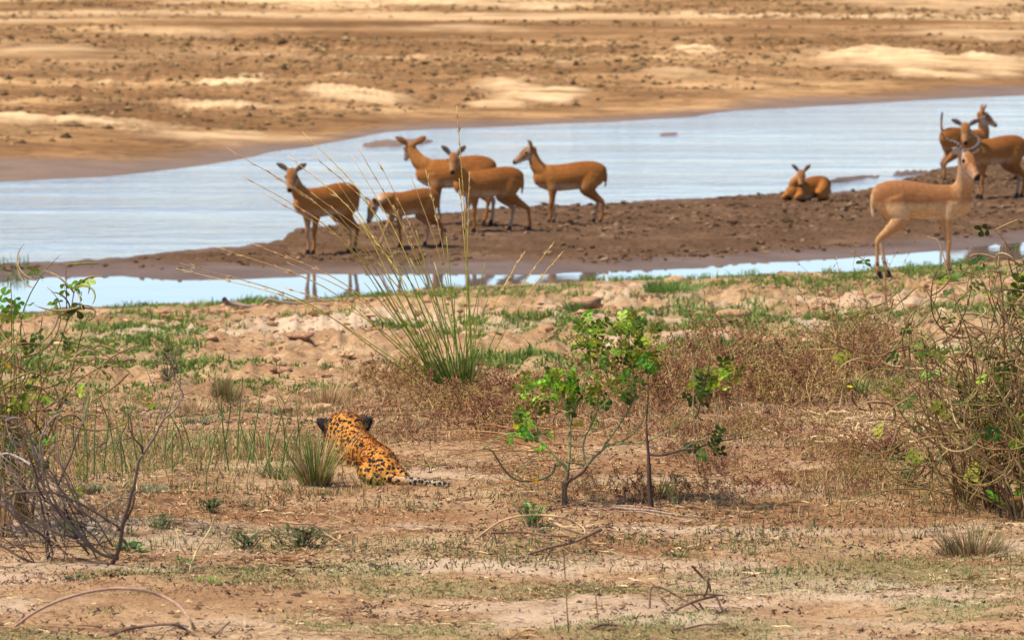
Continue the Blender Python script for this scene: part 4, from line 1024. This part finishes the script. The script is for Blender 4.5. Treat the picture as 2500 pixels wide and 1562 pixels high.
# ------------------------------------------------------------------ pod-bearing bushes at the two sides
def pod_bush(label, roots, stems, npod, nleaf, nflow, dark, seed):
    """stems: list of (root index, tip px, tip py, arch)"""
    global rng
    keep = rng; rng = np.random.default_rng(seed)
    b = G(*roots[0]); root = empty('pod_bush', b, label, 'bush')
    SC_ = [np.array([(.18, .12, .045), (.22, .18, .05), (.24, .22, .055)]), np.array([(.32, .18, .075), (.38, .24, .10), (.34, .20, .08)]), np.array([(.17, .09, .042), (.23, .12, .05), (.22, .115, .045)])]
    curves = []
    for (ri, tx, ty, arch) in stems:
        rx, ry = roots[ri]; g = G(rx+rng.normal(0, 18), ry+rng.normal(0, 8)); dep = rng.normal(0, .28); D = g.y
        mx, my = rx+(tx-rx)*rng.uniform(.3, .6), ry+(ty-ry)*rng.uniform(.45, .7)
        P = np.array([g-Vector((0, 0, .02)), W(rx+(tx-rx)*.2, ry+(ty-ry)*.3, D+dep*.3), W(mx+rng.normal(0, 18), my-arch*.4, D+dep*.7), W(tx-(tx-rx)*.18+rng.normal(0, 14), ty-arch-(ty-ry)*.04, D+dep), W(tx, ty, D+dep*1.1)])
        C = cat(P, 20); C = C+cat(rng.normal(0, .024, (6, 3)), 20)*np.linspace(0, 1, 20)[:, None]
        mb = MB(); tube(mb, C, np.array([.0055, .0045, .0036, .0024, .0012])*rng.uniform(.7, 1.15), 5, SC_[rng.integers(0, 3)]*rng.uniform(.8, 1.2)); build(mb, 'stem', M_STEM, root, b); curves.append(C)
    for i in range(int(len(stems)*.8)):                            # side shoots
        C = curves[rng.integers(0, len(curves))]; j = rng.integers(7, 18); p = C[j]; t = C[j+1]-C[j]; t /= np.linalg.norm(t)
        d = t+rng.normal(0, .7, 3)*np.array([1, .6, .8]); d /= np.linalg.norm(d); L = rng.uniform(.10, .30)
        q = np.array([p, p+d*L*.5, p+d*L+np.array([0, 0, rng.uniform(-.08, .04)])]); C2 = cat(q, 9)
        mb = MB(); tube(mb, C2, np.array([.003, .0024, .0014]), 4, SC_[rng.integers(0, 3)]); build(mb, 'twig', M_STEM, root, b); curves.append(np.vstack([C2]*3)[:20] if len(C2)*3 >= 20 else C2)
    cen = np.array([C[len(C)//2] for C in curves])
    for i in range(int(len(stems)*1.0)):                           # curling tendrils through the tangle
        C = curves[rng.integers(0, len(stems))]; j = rng.integers(5, len(C)-1); p = C[j].copy(); a = rng.uniform(0, 6.28); tw = rng.choice([-1, 1])*rng.uniform(.05, .20); P = [p]; L = rng.uniform(.22, .5); ph = rng.normal(0, .5)
        for q in range(13):
            P.append(P[-1]+np.array([math.cos(a), math.sin(a)*math.sin(ph), math.sin(a)])*L/13); a += tw*rng.uniform(.4, 1.6)
        P = np.array(P); P[:, 2] = np.maximum(P[:, 2], b.z+.01)
        mb = MB(); tube(mb, P, np.array([.0034, .003, .0024, .0011]), 5, SC_[rng.integers(0, 3)]*rng.uniform(.7, 1.1)); build(mb, 'vine', M_STEM, root, b); curves.append(P)
    for i in range(npod):
        C = curves[rng.integers(0, len(curves))]; j = rng.integers(min(6, len(C)-2), len(C)-1); p = C[j]
        d = np.array([rng.normal(0, 1), rng.normal(0, .5), rng.normal(.25, .7)])
        pc = np.array([(.26, .145, .055), (.36, .225, .095), (.17, .095, .04), (.20, .18, .05), (.42, .28, .13)])[rng.integers(0, 5)]
        pod(root, b, p, d, rng.uniform(.12, .25), rng.uniform(.7, 2.6), pc, rng.uniform(.0030, .0045))
    for i in range(nleaf):
        C = curves[rng.integers(0, len(curves))]; j = rng.integers(min(5, len(C)-2), len(C)-1); p = C[j]+rng.normal(0, .02, 3)
        q = rng.random(); me = DARKLEAVES[rng.integers(0, 2)] if q < dark else (LIMELEAVES[rng.integers(0, 2)] if q > .82 else LEAVES[rng.integers(0, 4)])
        put(me, root, b, p, rng.uniform(.75, 1.25), .8)
    for i in range(nflow):
        C = curves[rng.integers(0, len(curves))]; p = C[rng.integers(min(6, len(C)-2), len(C)-1)]+np.array([0, -.02, .01]); put(FLOWER, root, b, p, rng.uniform(.6, .95), .8)
    rng = keep
    return root
r2 = np.random.default_rng(5)
st = []
for i in range(135):
    ri = r2.integers(0, 5); a = r2.random()
    tx = 2170+a**.8*560; tx = 2150+a**.85*560; top = np.interp(tx, [2130, 2200, 2300, 2400, 2500, 2700], [960, 780, 690, 640, 650, 640])
    st.append((ri, tx, top+(r2.random()**1.15)*(1130-top), r2.uniform(0, 50)))
st += [(0, 2275, 612, 20), (0, 2140, 770, 40), (1, 2185, 745, 60), (0, 2170, 1010, 60), (0, 2070, 1180, 60), (0, 2100, 1060, 40), (1, 2480, 620, 10), (0, 2130, 985, 90)]
pod_bush('big tangled bush with curved brown pods and yellow flowers at the right edge', [(2420,1240),(2490,1262),(2560,1250),(2640,1270),(2345,1228)], st, 210, 120, 9, .6, 31)
st = []
for i in range(34):
    tx = -120+r2.random()*350; top = np.interp(tx, [-150, 0, 80, 190, 260], [640, 740, 760, 800, 900]); st.append((r2.integers(0, 3), tx, top+r2.random()**1.2*330, r2.uniform(0, 40)))
st += [(1, 190, 735, 0), (1, 85, 790, 20), (2, 20, 690, 30), (1, 240, 800, 50), (1, 210, 900, 30)]
pod_bush('green vine-like bush with yellow blossoms and curved pods at the left edge', [(-40,1290),(60,1270),(10,1310)], st, 110, 130, 9, .2, 37)

# the grey dead bush, lower left
def dead_bush():
    b = G(282, 1378); D = b.y; a = lambda p: [(x/2.69, y/2.69+1000) for x, y in p]; c = lambda p: [(x/3.457+100, y/3.457+850) for x, y in p]
    root = empty('dead_bush', b, 'leafless grey bush of bare curved branches at the lower left', 'bush')
    DK = np.array([(.095, .06, .045), (.12, .08, .06), (.20, .145, .115)]); GY = np.array([(.17, .115, .08), (.25, .18, .135), (.33, .26, .21)])
    br = [(a([(735,1015),(760,960),(790,860),(808,720),(850,580),(888,490),(915,350),(935,290)]), .0095, .006, DK), (c([(855,905),(960,740),(1030,600),(1130,510),(1195,400),(1172,335),(1105,250),(1070,190)]), .0055, .002, GY), (c([(1030,600),(1100,430),(1172,340)]), .0035, .002, GY), (c([(1020,570),(995,440),(965,320),(910,260)]), .003, .0014, GY),
          (c([(855,905),(850,830),(775,750),(742,680),(730,560)]), .0045, .0015, DK), (c([(775,752),(650,785),(550,780),(460,795)]), .003, .001, DK), (c([(780,745),(830,690),(890,590),(910,540)]), .0025, .001, GY), (c([(1130,510),(1160,430),(1235,430)]), .002, .001, GY), (c([(1160,450),(1200,380),(1190,330)]), .002, .001, GY),
          (a([(775,790),(830,720),(885,600),(890,520)]), .006, .004, DK), (a([(380,490),(430,380),(480,260),(530,130),(560,20),(545,-60)]), .0055, .003, DK), (c([(352,640),(372,540),(300,490),(200,490),(80,560)]), .003, .0012, GY),
          (a([(780,980),(640,930),(540,820),(400,690),(310,560),(250,400),(215,230),(160,110),(90,50),(20,70)]), .0075, .0035, GY), (a([(760,975),(600,910),(470,760),(360,600),(300,440),(270,220),(330,80),(370,0)]), .007, .003, GY),
          (a([(780,770),(640,680),(520,610),(380,550),(220,545),(90,555),(0,600),(-60,640)]), .006, .003, DK), (a([(350,905),(280,830),(190,765),(80,680),(-40,610)]), .006, .0035, DK), (a([(400,1055),(280,1035),(170,985),(80,930),(-40,850)]), .007, .004, DK), (a([(600,900),(470,860),(360,900),(300,960)]), .004, .002, GY),
          (a([(780,965),(690,930),(620,830),(560,770),(600,700),(720,620),(880,530)]), .004, .002, GY), (a([(640,880),(700,790),(790,650),(870,560)]), .0035, .0015, GY), (a([(420,930),(360,880),(330,960),(370,1040)]), .003, .0014, DK), (a([(240,430),(180,260),(130,120),(60,60)]), .005, .002, GY), (a([(200,360),(110,310),(0,280),(-40,260)]), .005, .003, np.array([(.38, .32, .28), (.42, .36, .31)])),
          (a([(300,600),(250,480),(330,300),(340,250)]), .004, .002, DK), (a([(0,1020),(150,1015),(330,1020),(420,1000)]), .004, .002, DK), (a([(260,430),(420,480),(560,600),(640,700)]), .003, .0015, GY)]
    for i in range(46):
        tx, ty = rng.uniform(-60, 200), rng.uniform(1010, 1330); sx, sy = rng.uniform(60, 280), rng.uniform(1250, 1375)
        if tx > sx-30: tx = sx-rng.uniform(40, 160)
        mx, my = sx+(tx-sx)*.5+rng.normal(0, 16), sy+(ty-sy)*.55+rng.normal(0, 18)
        br.append(([(sx, sy), (mx, my), (tx, ty)], rng.uniform(.002, .0045), .0012, (GY, DK)[rng.integers(0, 2)]))
    for (pts, r0, r1, col) in br:
        dd = rng.normal(0, .16); P = [(x, y, dd*i/(len(pts)-1)) for i, (x, y) in enumerate(pts)]; n = 10+5*len(pts)
        C = cat(wpts(P, D), n); C += cat(rng.normal(0, .006, (7, 3)), n)*np.linspace(0, 1, n)[:, None]
        mb = MB(); tube(mb, C, np.array([r0, (r0+r1)*.5, r1]), 6, col*rng.uniform(.8, 1.25), .15); build(mb, 'branch', M_TWIG, root, b)
        for q in range(3 if len(pts) > 3 else 1):
            j = rng.integers(n//3, n-2); d = (C[j+1]-C[j]); d = d/np.linalg.norm(d)+rng.normal(0, .6, 3)*np.array([1, .5, 1]); L = rng.uniform(.04, .12)
            mb = MB(); tube(mb, cat(np.array([C[j], C[j]+d*L*.5+rng.normal(0, .008, 3), C[j]+d*L]), 6), np.array([.0018, .0008]), 4, col); build(mb, 'twig', M_TWIG, root, b)
dead_bush()
# broad-leaved plants under it
def broad_plant(label, px, py, n, size, pal, hgt, category='plant', rad=.05, group=None, wide=.55, name='leafy_weed'):
    b = G(px, py); root = empty(name, b, label, category, group); c = pick(pal, n)
    for i in range(n):
        a = rng.uniform(0, 6.28); e = rng.uniform(.15, 1.2); d = np.array((math.cos(a)*math.cos(e), math.sin(a)*math.cos(e), math.sin(e))); r = rad*rng.random()
        p = np.array((math.cos(a)*r, math.sin(a)*r, hgt*rng.random()-.005)); nn = np.array((-d[0]*.6, -d[1]*.6, 1)); nn -= d*(nn@d); nn /= np.linalg.norm(nn); mb = MB(); L = size*rng.uniform(.6, 1.2)
        leaflet(mb, p, d, nn, L, L*wide, c[i]); link('leaf', mb.mesh('leaf', M_LEAF), root)
    mb = MB()
    for i in range(max(3, n//6)):
        tube(mb, np.array([(0, 0, -.02), (rng.normal(0, rad*.4), rng.normal(0, rad*.4), hgt*.5), (rng.normal(0, rad*.6), rng.normal(0, rad*.6), hgt)]), np.array([.0022, .001]), 4, (.17, .17, .07))
    link('stem', mb.mesh('stem', M_STEM), root)
broad_plant('dark green broad-leaved plant at the foot of the dead bush', 322, 1345, 8, .05, np.array([(.06, .13, .035), (.09, .18, .04)]), .02, wide=.9)
broad_plant('bright green leafy weed in front of the young leafy shrub', 1300, 1285, 85, .038, np.array([(.17, .27, .06), (.22, .32, .08), (.13, .22, .05)]), .085, rad=.06, wide=.42)
broad_plant('low dark green weed with a long fallen stem below the leopard', 740, 1335, 150, .030, np.array([(.06, .085, .028), (.085, .12, .035), (.05, .065, .025), (.13, .08, .04)]), .075, rad=.13, wide=.5)
broad_plant('low dark green weed left of the weed below the leopard', 605, 1338, 80, .027, np.array([(.06, .085, .028), (.085, .115, .035)]), .05, rad=.075, wide=.5)
broad_plant('small dark weed with a lime shoot under the sedges', 512, 1252, 70, .027, np.array([(.055, .08, .028), (.08, .105, .035)]), .05, rad=.05, wide=.45)
broad_plant('sparse green weed between the dead bush and the pale bent stem', 395, 1290, 80, .025, np.array([(.10, .14, .045), (.13, .18, .06)]), .05, rad=.10, wide=.35)
broad_plant('tiny green rosette at the foot of the pale bent stem', 450, 1375, 22, .028, np.array([(.10, .19, .04), (.14, .22, .05)]), .02, rad=.04, wide=.4)
broad_plant('bushy green weed at the lower left of the right-hand bush', 2215, 1185, 50, .03, np.array([(.12, .21, .04), (.18, .27, .05), (.07, .12, .03)]), .09, rad=.06, wide=.5)
broad_plant('grey-green flat plant on bare soil near the left edge', 180, 1415, 24, .03, np.array([(.15, .20, .10), (.12, .17, .08)]), .012, rad=.05, wide=.5)
broad_plant('dark bushy plant on the bank behind the sedges', 410, 925, 110, .035, np.array([(.09, .09, .04), (.12, .11, .05), (.15, .10, .06)]), .17, rad=.14, wide=.5, category='bush')

# ------------------------------------------------------------------ dry brown weeds
def weed_parts(seed, H, spread, ns, dens, foot=.06):
    r = np.random.default_rng(seed); ms, mh = MB(), MB()
    HC = np.array([(.26, .12, .05), (.19, .08, .035), (.36, .20, .09), (.12, .055, .028)])
    def heads(p, d, n):
        for i in range(n):
            e = d+r.normal(0, .8, 3); e /= np.linalg.norm(e); L = r.uniform(.011, .026); c = HC[r.integers(0, 4)]*r.uniform(.8, 1.3)
            tube(mh, np.array([p, p+e*L*.55, p+e*L]), np.array([.0006, .0032, .0005]), 3, c)
    for i in range(ns):
        a = r.uniform(0, 6.28); s = spread*r.random()**.7; h = H*r.uniform(.35, 1); fx, fy = r.normal(0, foot, 2)
        C = cat(np.array([(fx, fy, -.02), (fx+math.cos(a)*s*.35, fy+math.sin(a)*s*.35, h*.45), (fx+math.cos(a)*s*.7+r.normal(0, .025), fy+math.sin(a)*s*.7, h*.8), (fx+math.cos(a)*s, fy+math.sin(a)*s, h)]), 14)
        col = np.array([(.46, .29, .13), (.34, .19, .085)])*r.uniform(.75, 1.3)
        tube(ms, C, np.array([.0026, .0020, .0011]), 4, col)
        for j in range(2, 14):
            if r.random() < dens:
                d = (C[j]-C[j-1]); d /= np.linalg.norm(d); d = d*.6+r.normal(0, .6, 3); d[2] = abs(d[2])*.7+.05; L = r.uniform(.03, .11)*H/.42
                C2 = cat(np.array([C[j], C[j]+d*L*.5, C[j]+d*L+np.array([0, 0, .01])]), 6); tube(ms, C2, np.array([.0013, .0007]), 3, col)
                for q in range(2, 6):
                    if r.random() < .7: heads(C2[q], d, 2)
            if j > 6 and r.random() < .6: heads(C[j], np.array([0, 0, 1.0]), 2)
    return ms.mesh('stems', M_WEED), mh.mesh('seed_heads', M_WEED)
WV = [weed_parts(s, .40, .26, 9, .62, .10) for s in (1, 2, 3, 4)]
WT = [weed_parts(s, .66, .20, 4, .30) for s in (11, 12, 13)]
WD = [weed_parts(s, .22, .26, 13, .75, .12) for s in (21, 22, 23)]
def weed(px, py, v, sc, label, group, zs=1.0):
    b = G(px, py); root = empty('dry_weed', b, label, 'dry weed', group, rng.uniform(0, 6.28)); root.scale = (sc, sc, sc*zs)
    link('stems', v[0], root, None, kind='stuff'); link('seed_heads', v[1], root, None, kind='stuff')
CEN = [(1500,985),(1560,960),(1640,985),(1720,940),(1790,965),(1830,905),(1890,985),(1950,930),(1985,985),(2040,900),(2110,880),(2150,930),(1745,1000),(1600,1005)]
for i in range(66):
    cx, cy = CEN[i % len(CEN)]; px, py = cx+rng.normal(0, 26), min(cy+rng.normal(0, 14), 1012)
    bushy = rng.random() < .7; sc = rng.uniform(.65, 1.08)
    where = 'behind the leafy shrub at the left end of the brown thicket' if px < 1700 else ('along the front edge of the brown thicket' if py > 955 else ('at the back of the brown thicket' if px < 1950 else 'where the brown thicket meets the right-hand bush'))
    lb = ('low spreading ' if not bushy else 'big bushy ' if sc > .85 else 'smaller upright ')+'dry weed '+where
    weed(px, py, WV[i % 4] if bushy else WD[i % 3], sc, lb, 'dry weeds in the brown thicket: '+lb)
for i, (px, py, sc, lb) in enumerate([(1985,930,1.0,'tall thin dry weed rising highest out of the brown thicket'), (1845,930,.85,'tall thin dry weed above the left part of the brown thicket'), (2140,900,1.05,'dry weed with a long bare stem below the hind legs of the horned antelope'), (2215,910,.95,'tall dry weed half hidden by the outer stems of the right-hand bush'), (1905,905,.9,'tall dry weed just left of the highest weed in the thicket'), (2055,900,.95,'spreading dry weed between the thicket and the small green tuft')]):
    weed(px, py, WT[i % 3], sc, lb, 'tall weeds in the brown thicket')
for i in range(26):
    px, py = rng.uniform(880, 1340), rng.uniform(950, 1065)
    if px < 1000: py = rng.uniform(940, 985)
    if px < 1060 and py > 990: continue
    weed(px, py, WD[i % 3], rng.uniform(.6, 1.0), 'low tangled brown weed '+('right of' if px > 1150 else 'in front of' if py > 1000 else 'left of')+' the foot of the tall grass clump', 'brown weeds round the grass clump')
for i in range(34):
    px, py = rng.uniform(1480, 2180), rng.uniform(1030, 1235)
    weed(px, py, WD[i % 3], rng.uniform(.30, .60), 'small brittle brown weed on the ground '+('between the thin dark trunk and the gully' if px < 1760 else 'in the gully' if px < 1980 else 'beside the right-hand bush'), 'small weeds of the gully')
weed(852, 985, WT[0], .75, 'tall dry weed with dark seed heads behind the leopard', None)
weed(905, 965, WV[1], .6, 'bushy dry weed just left of the grass clump', None)
weed(1005, 1075, WD[1], .55, 'flat dry weed on bare ground right of the leopard', None)
for i, (px, py, sc, lb) in enumerate([(1785,1245,.55,'dark dry weed standing on the gully edge right of the thin dark trunk'), (1490,1235,.45,'thin dry weed between the two shrub trunks'), (1420,1225,.4,'brown weed touching the trunk of the leafy shrub'), (1700,1150,.4,'small dry weed on the gully slope'), (1930,1180,.35,'dark low weed deep in the gully'), (2060,1170,.4,'dry weed at the gully end next to the bush'), (700,1230,.35,'small brown weed on bare soil in front of the spiky tuft'), (1330,1190,.5,'rust-brown weed left of the leafy shrub trunk'), (985,1215,.25,'tiny grey weed under the tail of the leopard'), (60,1240,.6,'brown weed tangled in the dead bush')]):
    weed(px, py, (WV+WD)[i % 7], sc, lb, None)
# fallen reddish stems right of the leopard
def fallen_stems():
    b = G(1220, 1150); D = b.y; root = empty('stalk_heap', b, 'heap of thin reddish fallen stems right of the leopard', 'dead stems')
    for i in range(58):
        x0, y0 = rng.uniform(1230, 1440), rng.uniform(1040, 1215); L = rng.uniform(90, 300); a = rng.normal(math.pi+.12, .22)
        x1, y1 = x0+L*math.cos(a), y0-L*math.sin(a)*.55-rng.uniform(-10, 30); g0 = G(x0, y0); g1 = G(max(x1, 1010), min(max(y1, 1020), 1215))
        h0, h1 = rng.uniform(.01, .10), rng.uniform(.005, .14)
        C = cat(np.array([g0+Vector((0, 0, h0)), (g0+g1)/2+Vector((0, 0, (h0+h1)/2+rng.uniform(-.01, .05))), g1+Vector((0, 0, h1))]), 10)
        mb = MB(); tube(mb, C, np.array([.0026, .0020, .0010]), 4, np.array([(.36, .15, .06), (.42, .22, .09), (.46, .28, .12)][rng.integers(0, 3)])*rng.uniform(.75, 1.15)); build(mb, 'stem', M_TWIG, root, b)
fallen_stems()

# ------------------------------------------------------------------ loose sticks and twigs
def stick(name, label, lines, D=None, cols=BROWNS, category='twig', group=None, part='twig'):
    """lines: [(photo points, r0, r1)]; D None: lies on the ground"""
    x0, y0 = lines[0][0][0][:2]
    b = G(*lines[0][0][0][:2]) if D is None else W(x0, y0, D); b = Vector(b); b.z = ground_z(b.x, b.y)
    root = empty(name, b, label, category, group)
    for (pts, r0, r1) in lines:
        P = np.array([G(x, y)+Vector((0, 0, r0*.8+.002)) for (x, y) in pts]) if D is None else np.array([W(x, y, D+rng.normal(0, .04)) for (x, y) in pts])
        mb = MB(); n = 8+4*len(pts); tube(mb, cat(P, n), np.array([r0, r1]), 6, np.array([cols[0], cols[1], cols[0]])*rng.uniform(.9, 1.15), .12); build(mb, part, M_TWIG, root, b)
f2 = lambda p: [(x/2.69, y/2.69+1000) for x, y in p]; f8 = lambda p: [(x/3.457+1200, y/3.457+1150) for x, y in p]; f1 = lambda p: [(x/3.36, y/3.36+600) for x, y in p]
LT = np.array([(.36, .22, .15), (.42, .27, .18)]); DB = np.array([(.17, .10, .065), (.21, .125, .08)]); OC = np.array([(.46, .29, .15), (.52, .34, .18)])
stick('bent_twig', 'long smooth twig bent into a wide arch at the bottom left corner', [(f2([(-60,1560),(200,1345),(450,1230),(700,1176),(880,1178),(1050,1217),(1180,1292),(1260,1400),(1310,1500),(1330,1590)]), .0062, .0055)], 19.75, LT)
stick('bent_twig', 'lower arched twig with a forked broken end at the bottom left', [(f2([(600,1530),(800,1450),(950,1420),(1120,1406),(1220,1440),(1290,1490),(1330,1550)]), .0058, .005), (f2([(1320,1550),(1420,1470),(1510,1390)]), .0055, .003), (f2([(1380,1540),(1440,1480),(1460,1430)]), .004, .003)], 19.5, DB)
stick('dark_twig', 'short dark crooked twig in the bottom left corner', [(f2([(100,1560),(190,1490),(260,1455),(300,1445),(340,1485),(380,1530)]), .006, .0045), (f2([(215,1480),(200,1460)]), .004, .003)], 19.5, DB)
stick('bent_twig', 'yellowish arched stem over the leafy weed near the centre', [(f8([(-120,560),(0,470),(100,412),(250,377),(430,371),(560,382),(700,430),(780,482),(795,545),(850,600),(970,612)]), .0045, .0035), (f8([(490,400),(600,470),(750,522),(850,520)]), .006, .004), (f8([(780,480),(790,560),(795,640)]), .002, .0015), (f8([(385,380),(390,460),(400,580)]), .0018, .001)], G(1330, 1345).y, OC)
stick('stick', 'brown stick with a thick pointed end lying below the leafy weed', [(f8([(-60,690),(150,702),(280,706),(450,652),(700,592),(830,532),(925,488)]), .004, .0085), (f8([(-60,640),(-20,560),(20,500)]), .003, .002), (f8([(0,520),(300,515),(500,545),(650,552)]), .0045, .003)], G(1330, 1352).y, DB)
stick('twig_pile', 'pile of dark broken twigs on bare ground at the bottom right of centre', [(f8(p), a, c) for p, a, c in [([(1335,1150),(1342,1000),(1380,972),(1480,1002),(1600,1070),(1690,1112)], .004, .003), ([(1695,800),(1780,890),(1830,940),(1850,1010)], .005, .004), ([(1790,820),(1830,900),(1820,1000),(1790,1060)], .005, .004), ([(1400,1310),(1520,1190),(1700,1100),(1890,1050)], .006, .005), ([(1750,1110),(1830,1220),(1890,1270)], .004, .003), ([(1900,1060),(1950,1170),(2025,1240)], .005, .003), ([(1640,1042),(1800,1036),(1965,1046)], .005, .003), ([(1380,985),(1440,1080),(1500,1130)], .003, .002), ([(1680,1110),(1740,1160),(1840,1260)], .004, .002), ([(1690,830),(1700,930)], .002, .001), ([(1610,900),(1680,950),(1700,1010)], .002, .0015)]], G(1700, 1490).y, DB)
stick('twig_pile', 'low spread of thin brown twigs along the bottom edge', [(f8(p), a, c) for p, a, c in [([(660,1440),(850,1322),(1000,1290),(1200,1322),(1400,1330),(1600,1320),(1780,1430)], .005, .004), ([(880,1410),(1100,1342),(1300,1320)], .0055, .004), ([(1300,1322),(1600,1330),(1800,1290),(2000,1292)], .005, .003), ([(1270,1410),(1500,1390),(1700,1350)], .005, .003), ([(1200,1322),(1230,1230),(1260,1190)], .003, .002), ([(1390,1330),(1480,1430)], .004, .003), ([(1040,1290),(1150,1370),(1300,1440)], .003, .002)]], 19.75, DB)
for lb, p in (('taller of two thin dry stalks standing in front of the twig pile', [(610,690),(622,900),(640,1200),(655,1440)]), ('shorter thin dry stalk at the bottom centre', [(525,1225),(540,1330),(548,1440)]), ('thin knobbly stalk right of the taller dry stalk', [(880,1050),(892,1180),(900,1290),(908,1400)])):
    stick('dry_stalk', lb, [(f8(p), .0016, .0026)], 19.7, BROWNS[1:3], 'dry stalk', 'dry stalks near the camera', 'stalk')
stick('straw_curl', 'curl of orange straw at the bottom edge', [(f8(p), .003, .002) for p in ([(160,1440),(220,1360),(330,1330),(420,1370),(460,1440)], [(180,1440),(260,1350),(380,1340)], [(200,1430),(300,1380),(400,1400),(440,1440)], [(150,1420),(280,1330),(350,1345)])], 19.6, np.array([(.42, .22, .09), (.5, .3, .13)]), 'straw', None, 'straw')
stick('bent_stalk', 'pale yellow bent stem standing left of the weeds', [(f2([(1245,1075),(1255,1020),(1290,930),(1340,850),(1390,760),(1415,690)]), .0042, .003), (f2([(1220,950),(1180,880),(1155,780)]), .0035, .0018)], G(463, 1400).y, np.array([(.55, .42, .19), (.62, .48, .24)]), 'dead stem')
stick('fallen_branch', 'bundle of long grey twigs lying below the two shrub trunks', [([(x/3.457+1200, y/3.457+1150) for x, y in p], a, c) for p, a, c in [([(940,345),(1050,322),(1200,335),(1350,345),(1500,372),(1650,392),(1800,400)], .005, .003), ([(700,330),(900,330),(1100,300),(1330,318),(1500,350)], .004, .002), ([(1000,360),(1250,352),(1400,380),(1700,428),(2000,434)], .004, .002), ([(500,330),(760,285),(860,352),(960,360)], .003, .002), ([(960,460),(1130,468),(1300,470)], .0035, .002), ([(1480,270),(1600,310),(1700,312)], .004, .002)]], None, np.array([(.33, .235, .17), (.42, .31, .23)]), 'branch')
stick('fallen_stalk', 'yellow-brown stem lying across the weed below the leopard', [([(600+x/3.273, 1100+y/3.273) for x, y in p], a, c) for p, a, c in [([(270,560),(400,580),(530,590),(620,650),(720,710),(830,760),(1050,750)], .0042, .003), ([(200,750),(450,745),(700,745)], .004, .003), ([(690,510),(800,460)], .0025, .0015), ([(600,520),(720,525),(830,570),(920,650)], .0025, .0015)]], G(800, 1335).y, np.array([(.40, .25, .13), (.47, .31, .17)]), 'dead stem')
stick('driftwood', 'weathered log with a blunt end lying at the pool edge', [(f1([(1838,440),(1870,468),(1940,480),(2030,496),(2140,508)]), .028, .018), (f1([(1842,445),(1852,490)]), .014, .008)], G(560, 752).y, np.array([(.22, .15, .11), (.27, .19, .14)]), 'driftwood', None, 'limb')
stick('driftwood', 'thin crooked branch lying at the pool edge right of the blunt log', [([(600+x/3.02, 550+y/3.02) for x, y in p], a, c) for p, a, c in [([(125,590),(150,560),(180,548),(260,566),(400,576),(500,556),(620,560)], .016, .009)]], G(690, 745).y, np.array([(.22, .14, .10), (.28, .19, .14)]), 'driftwood', None, 'limb')
stick('short_post', 'short dark stump sticking up at the left shore of the pool', [(f1([(465,572),(462,530),(462,495)]), .018, .014)], G(138, 770).y, DB, 'stump', None, 'stump')
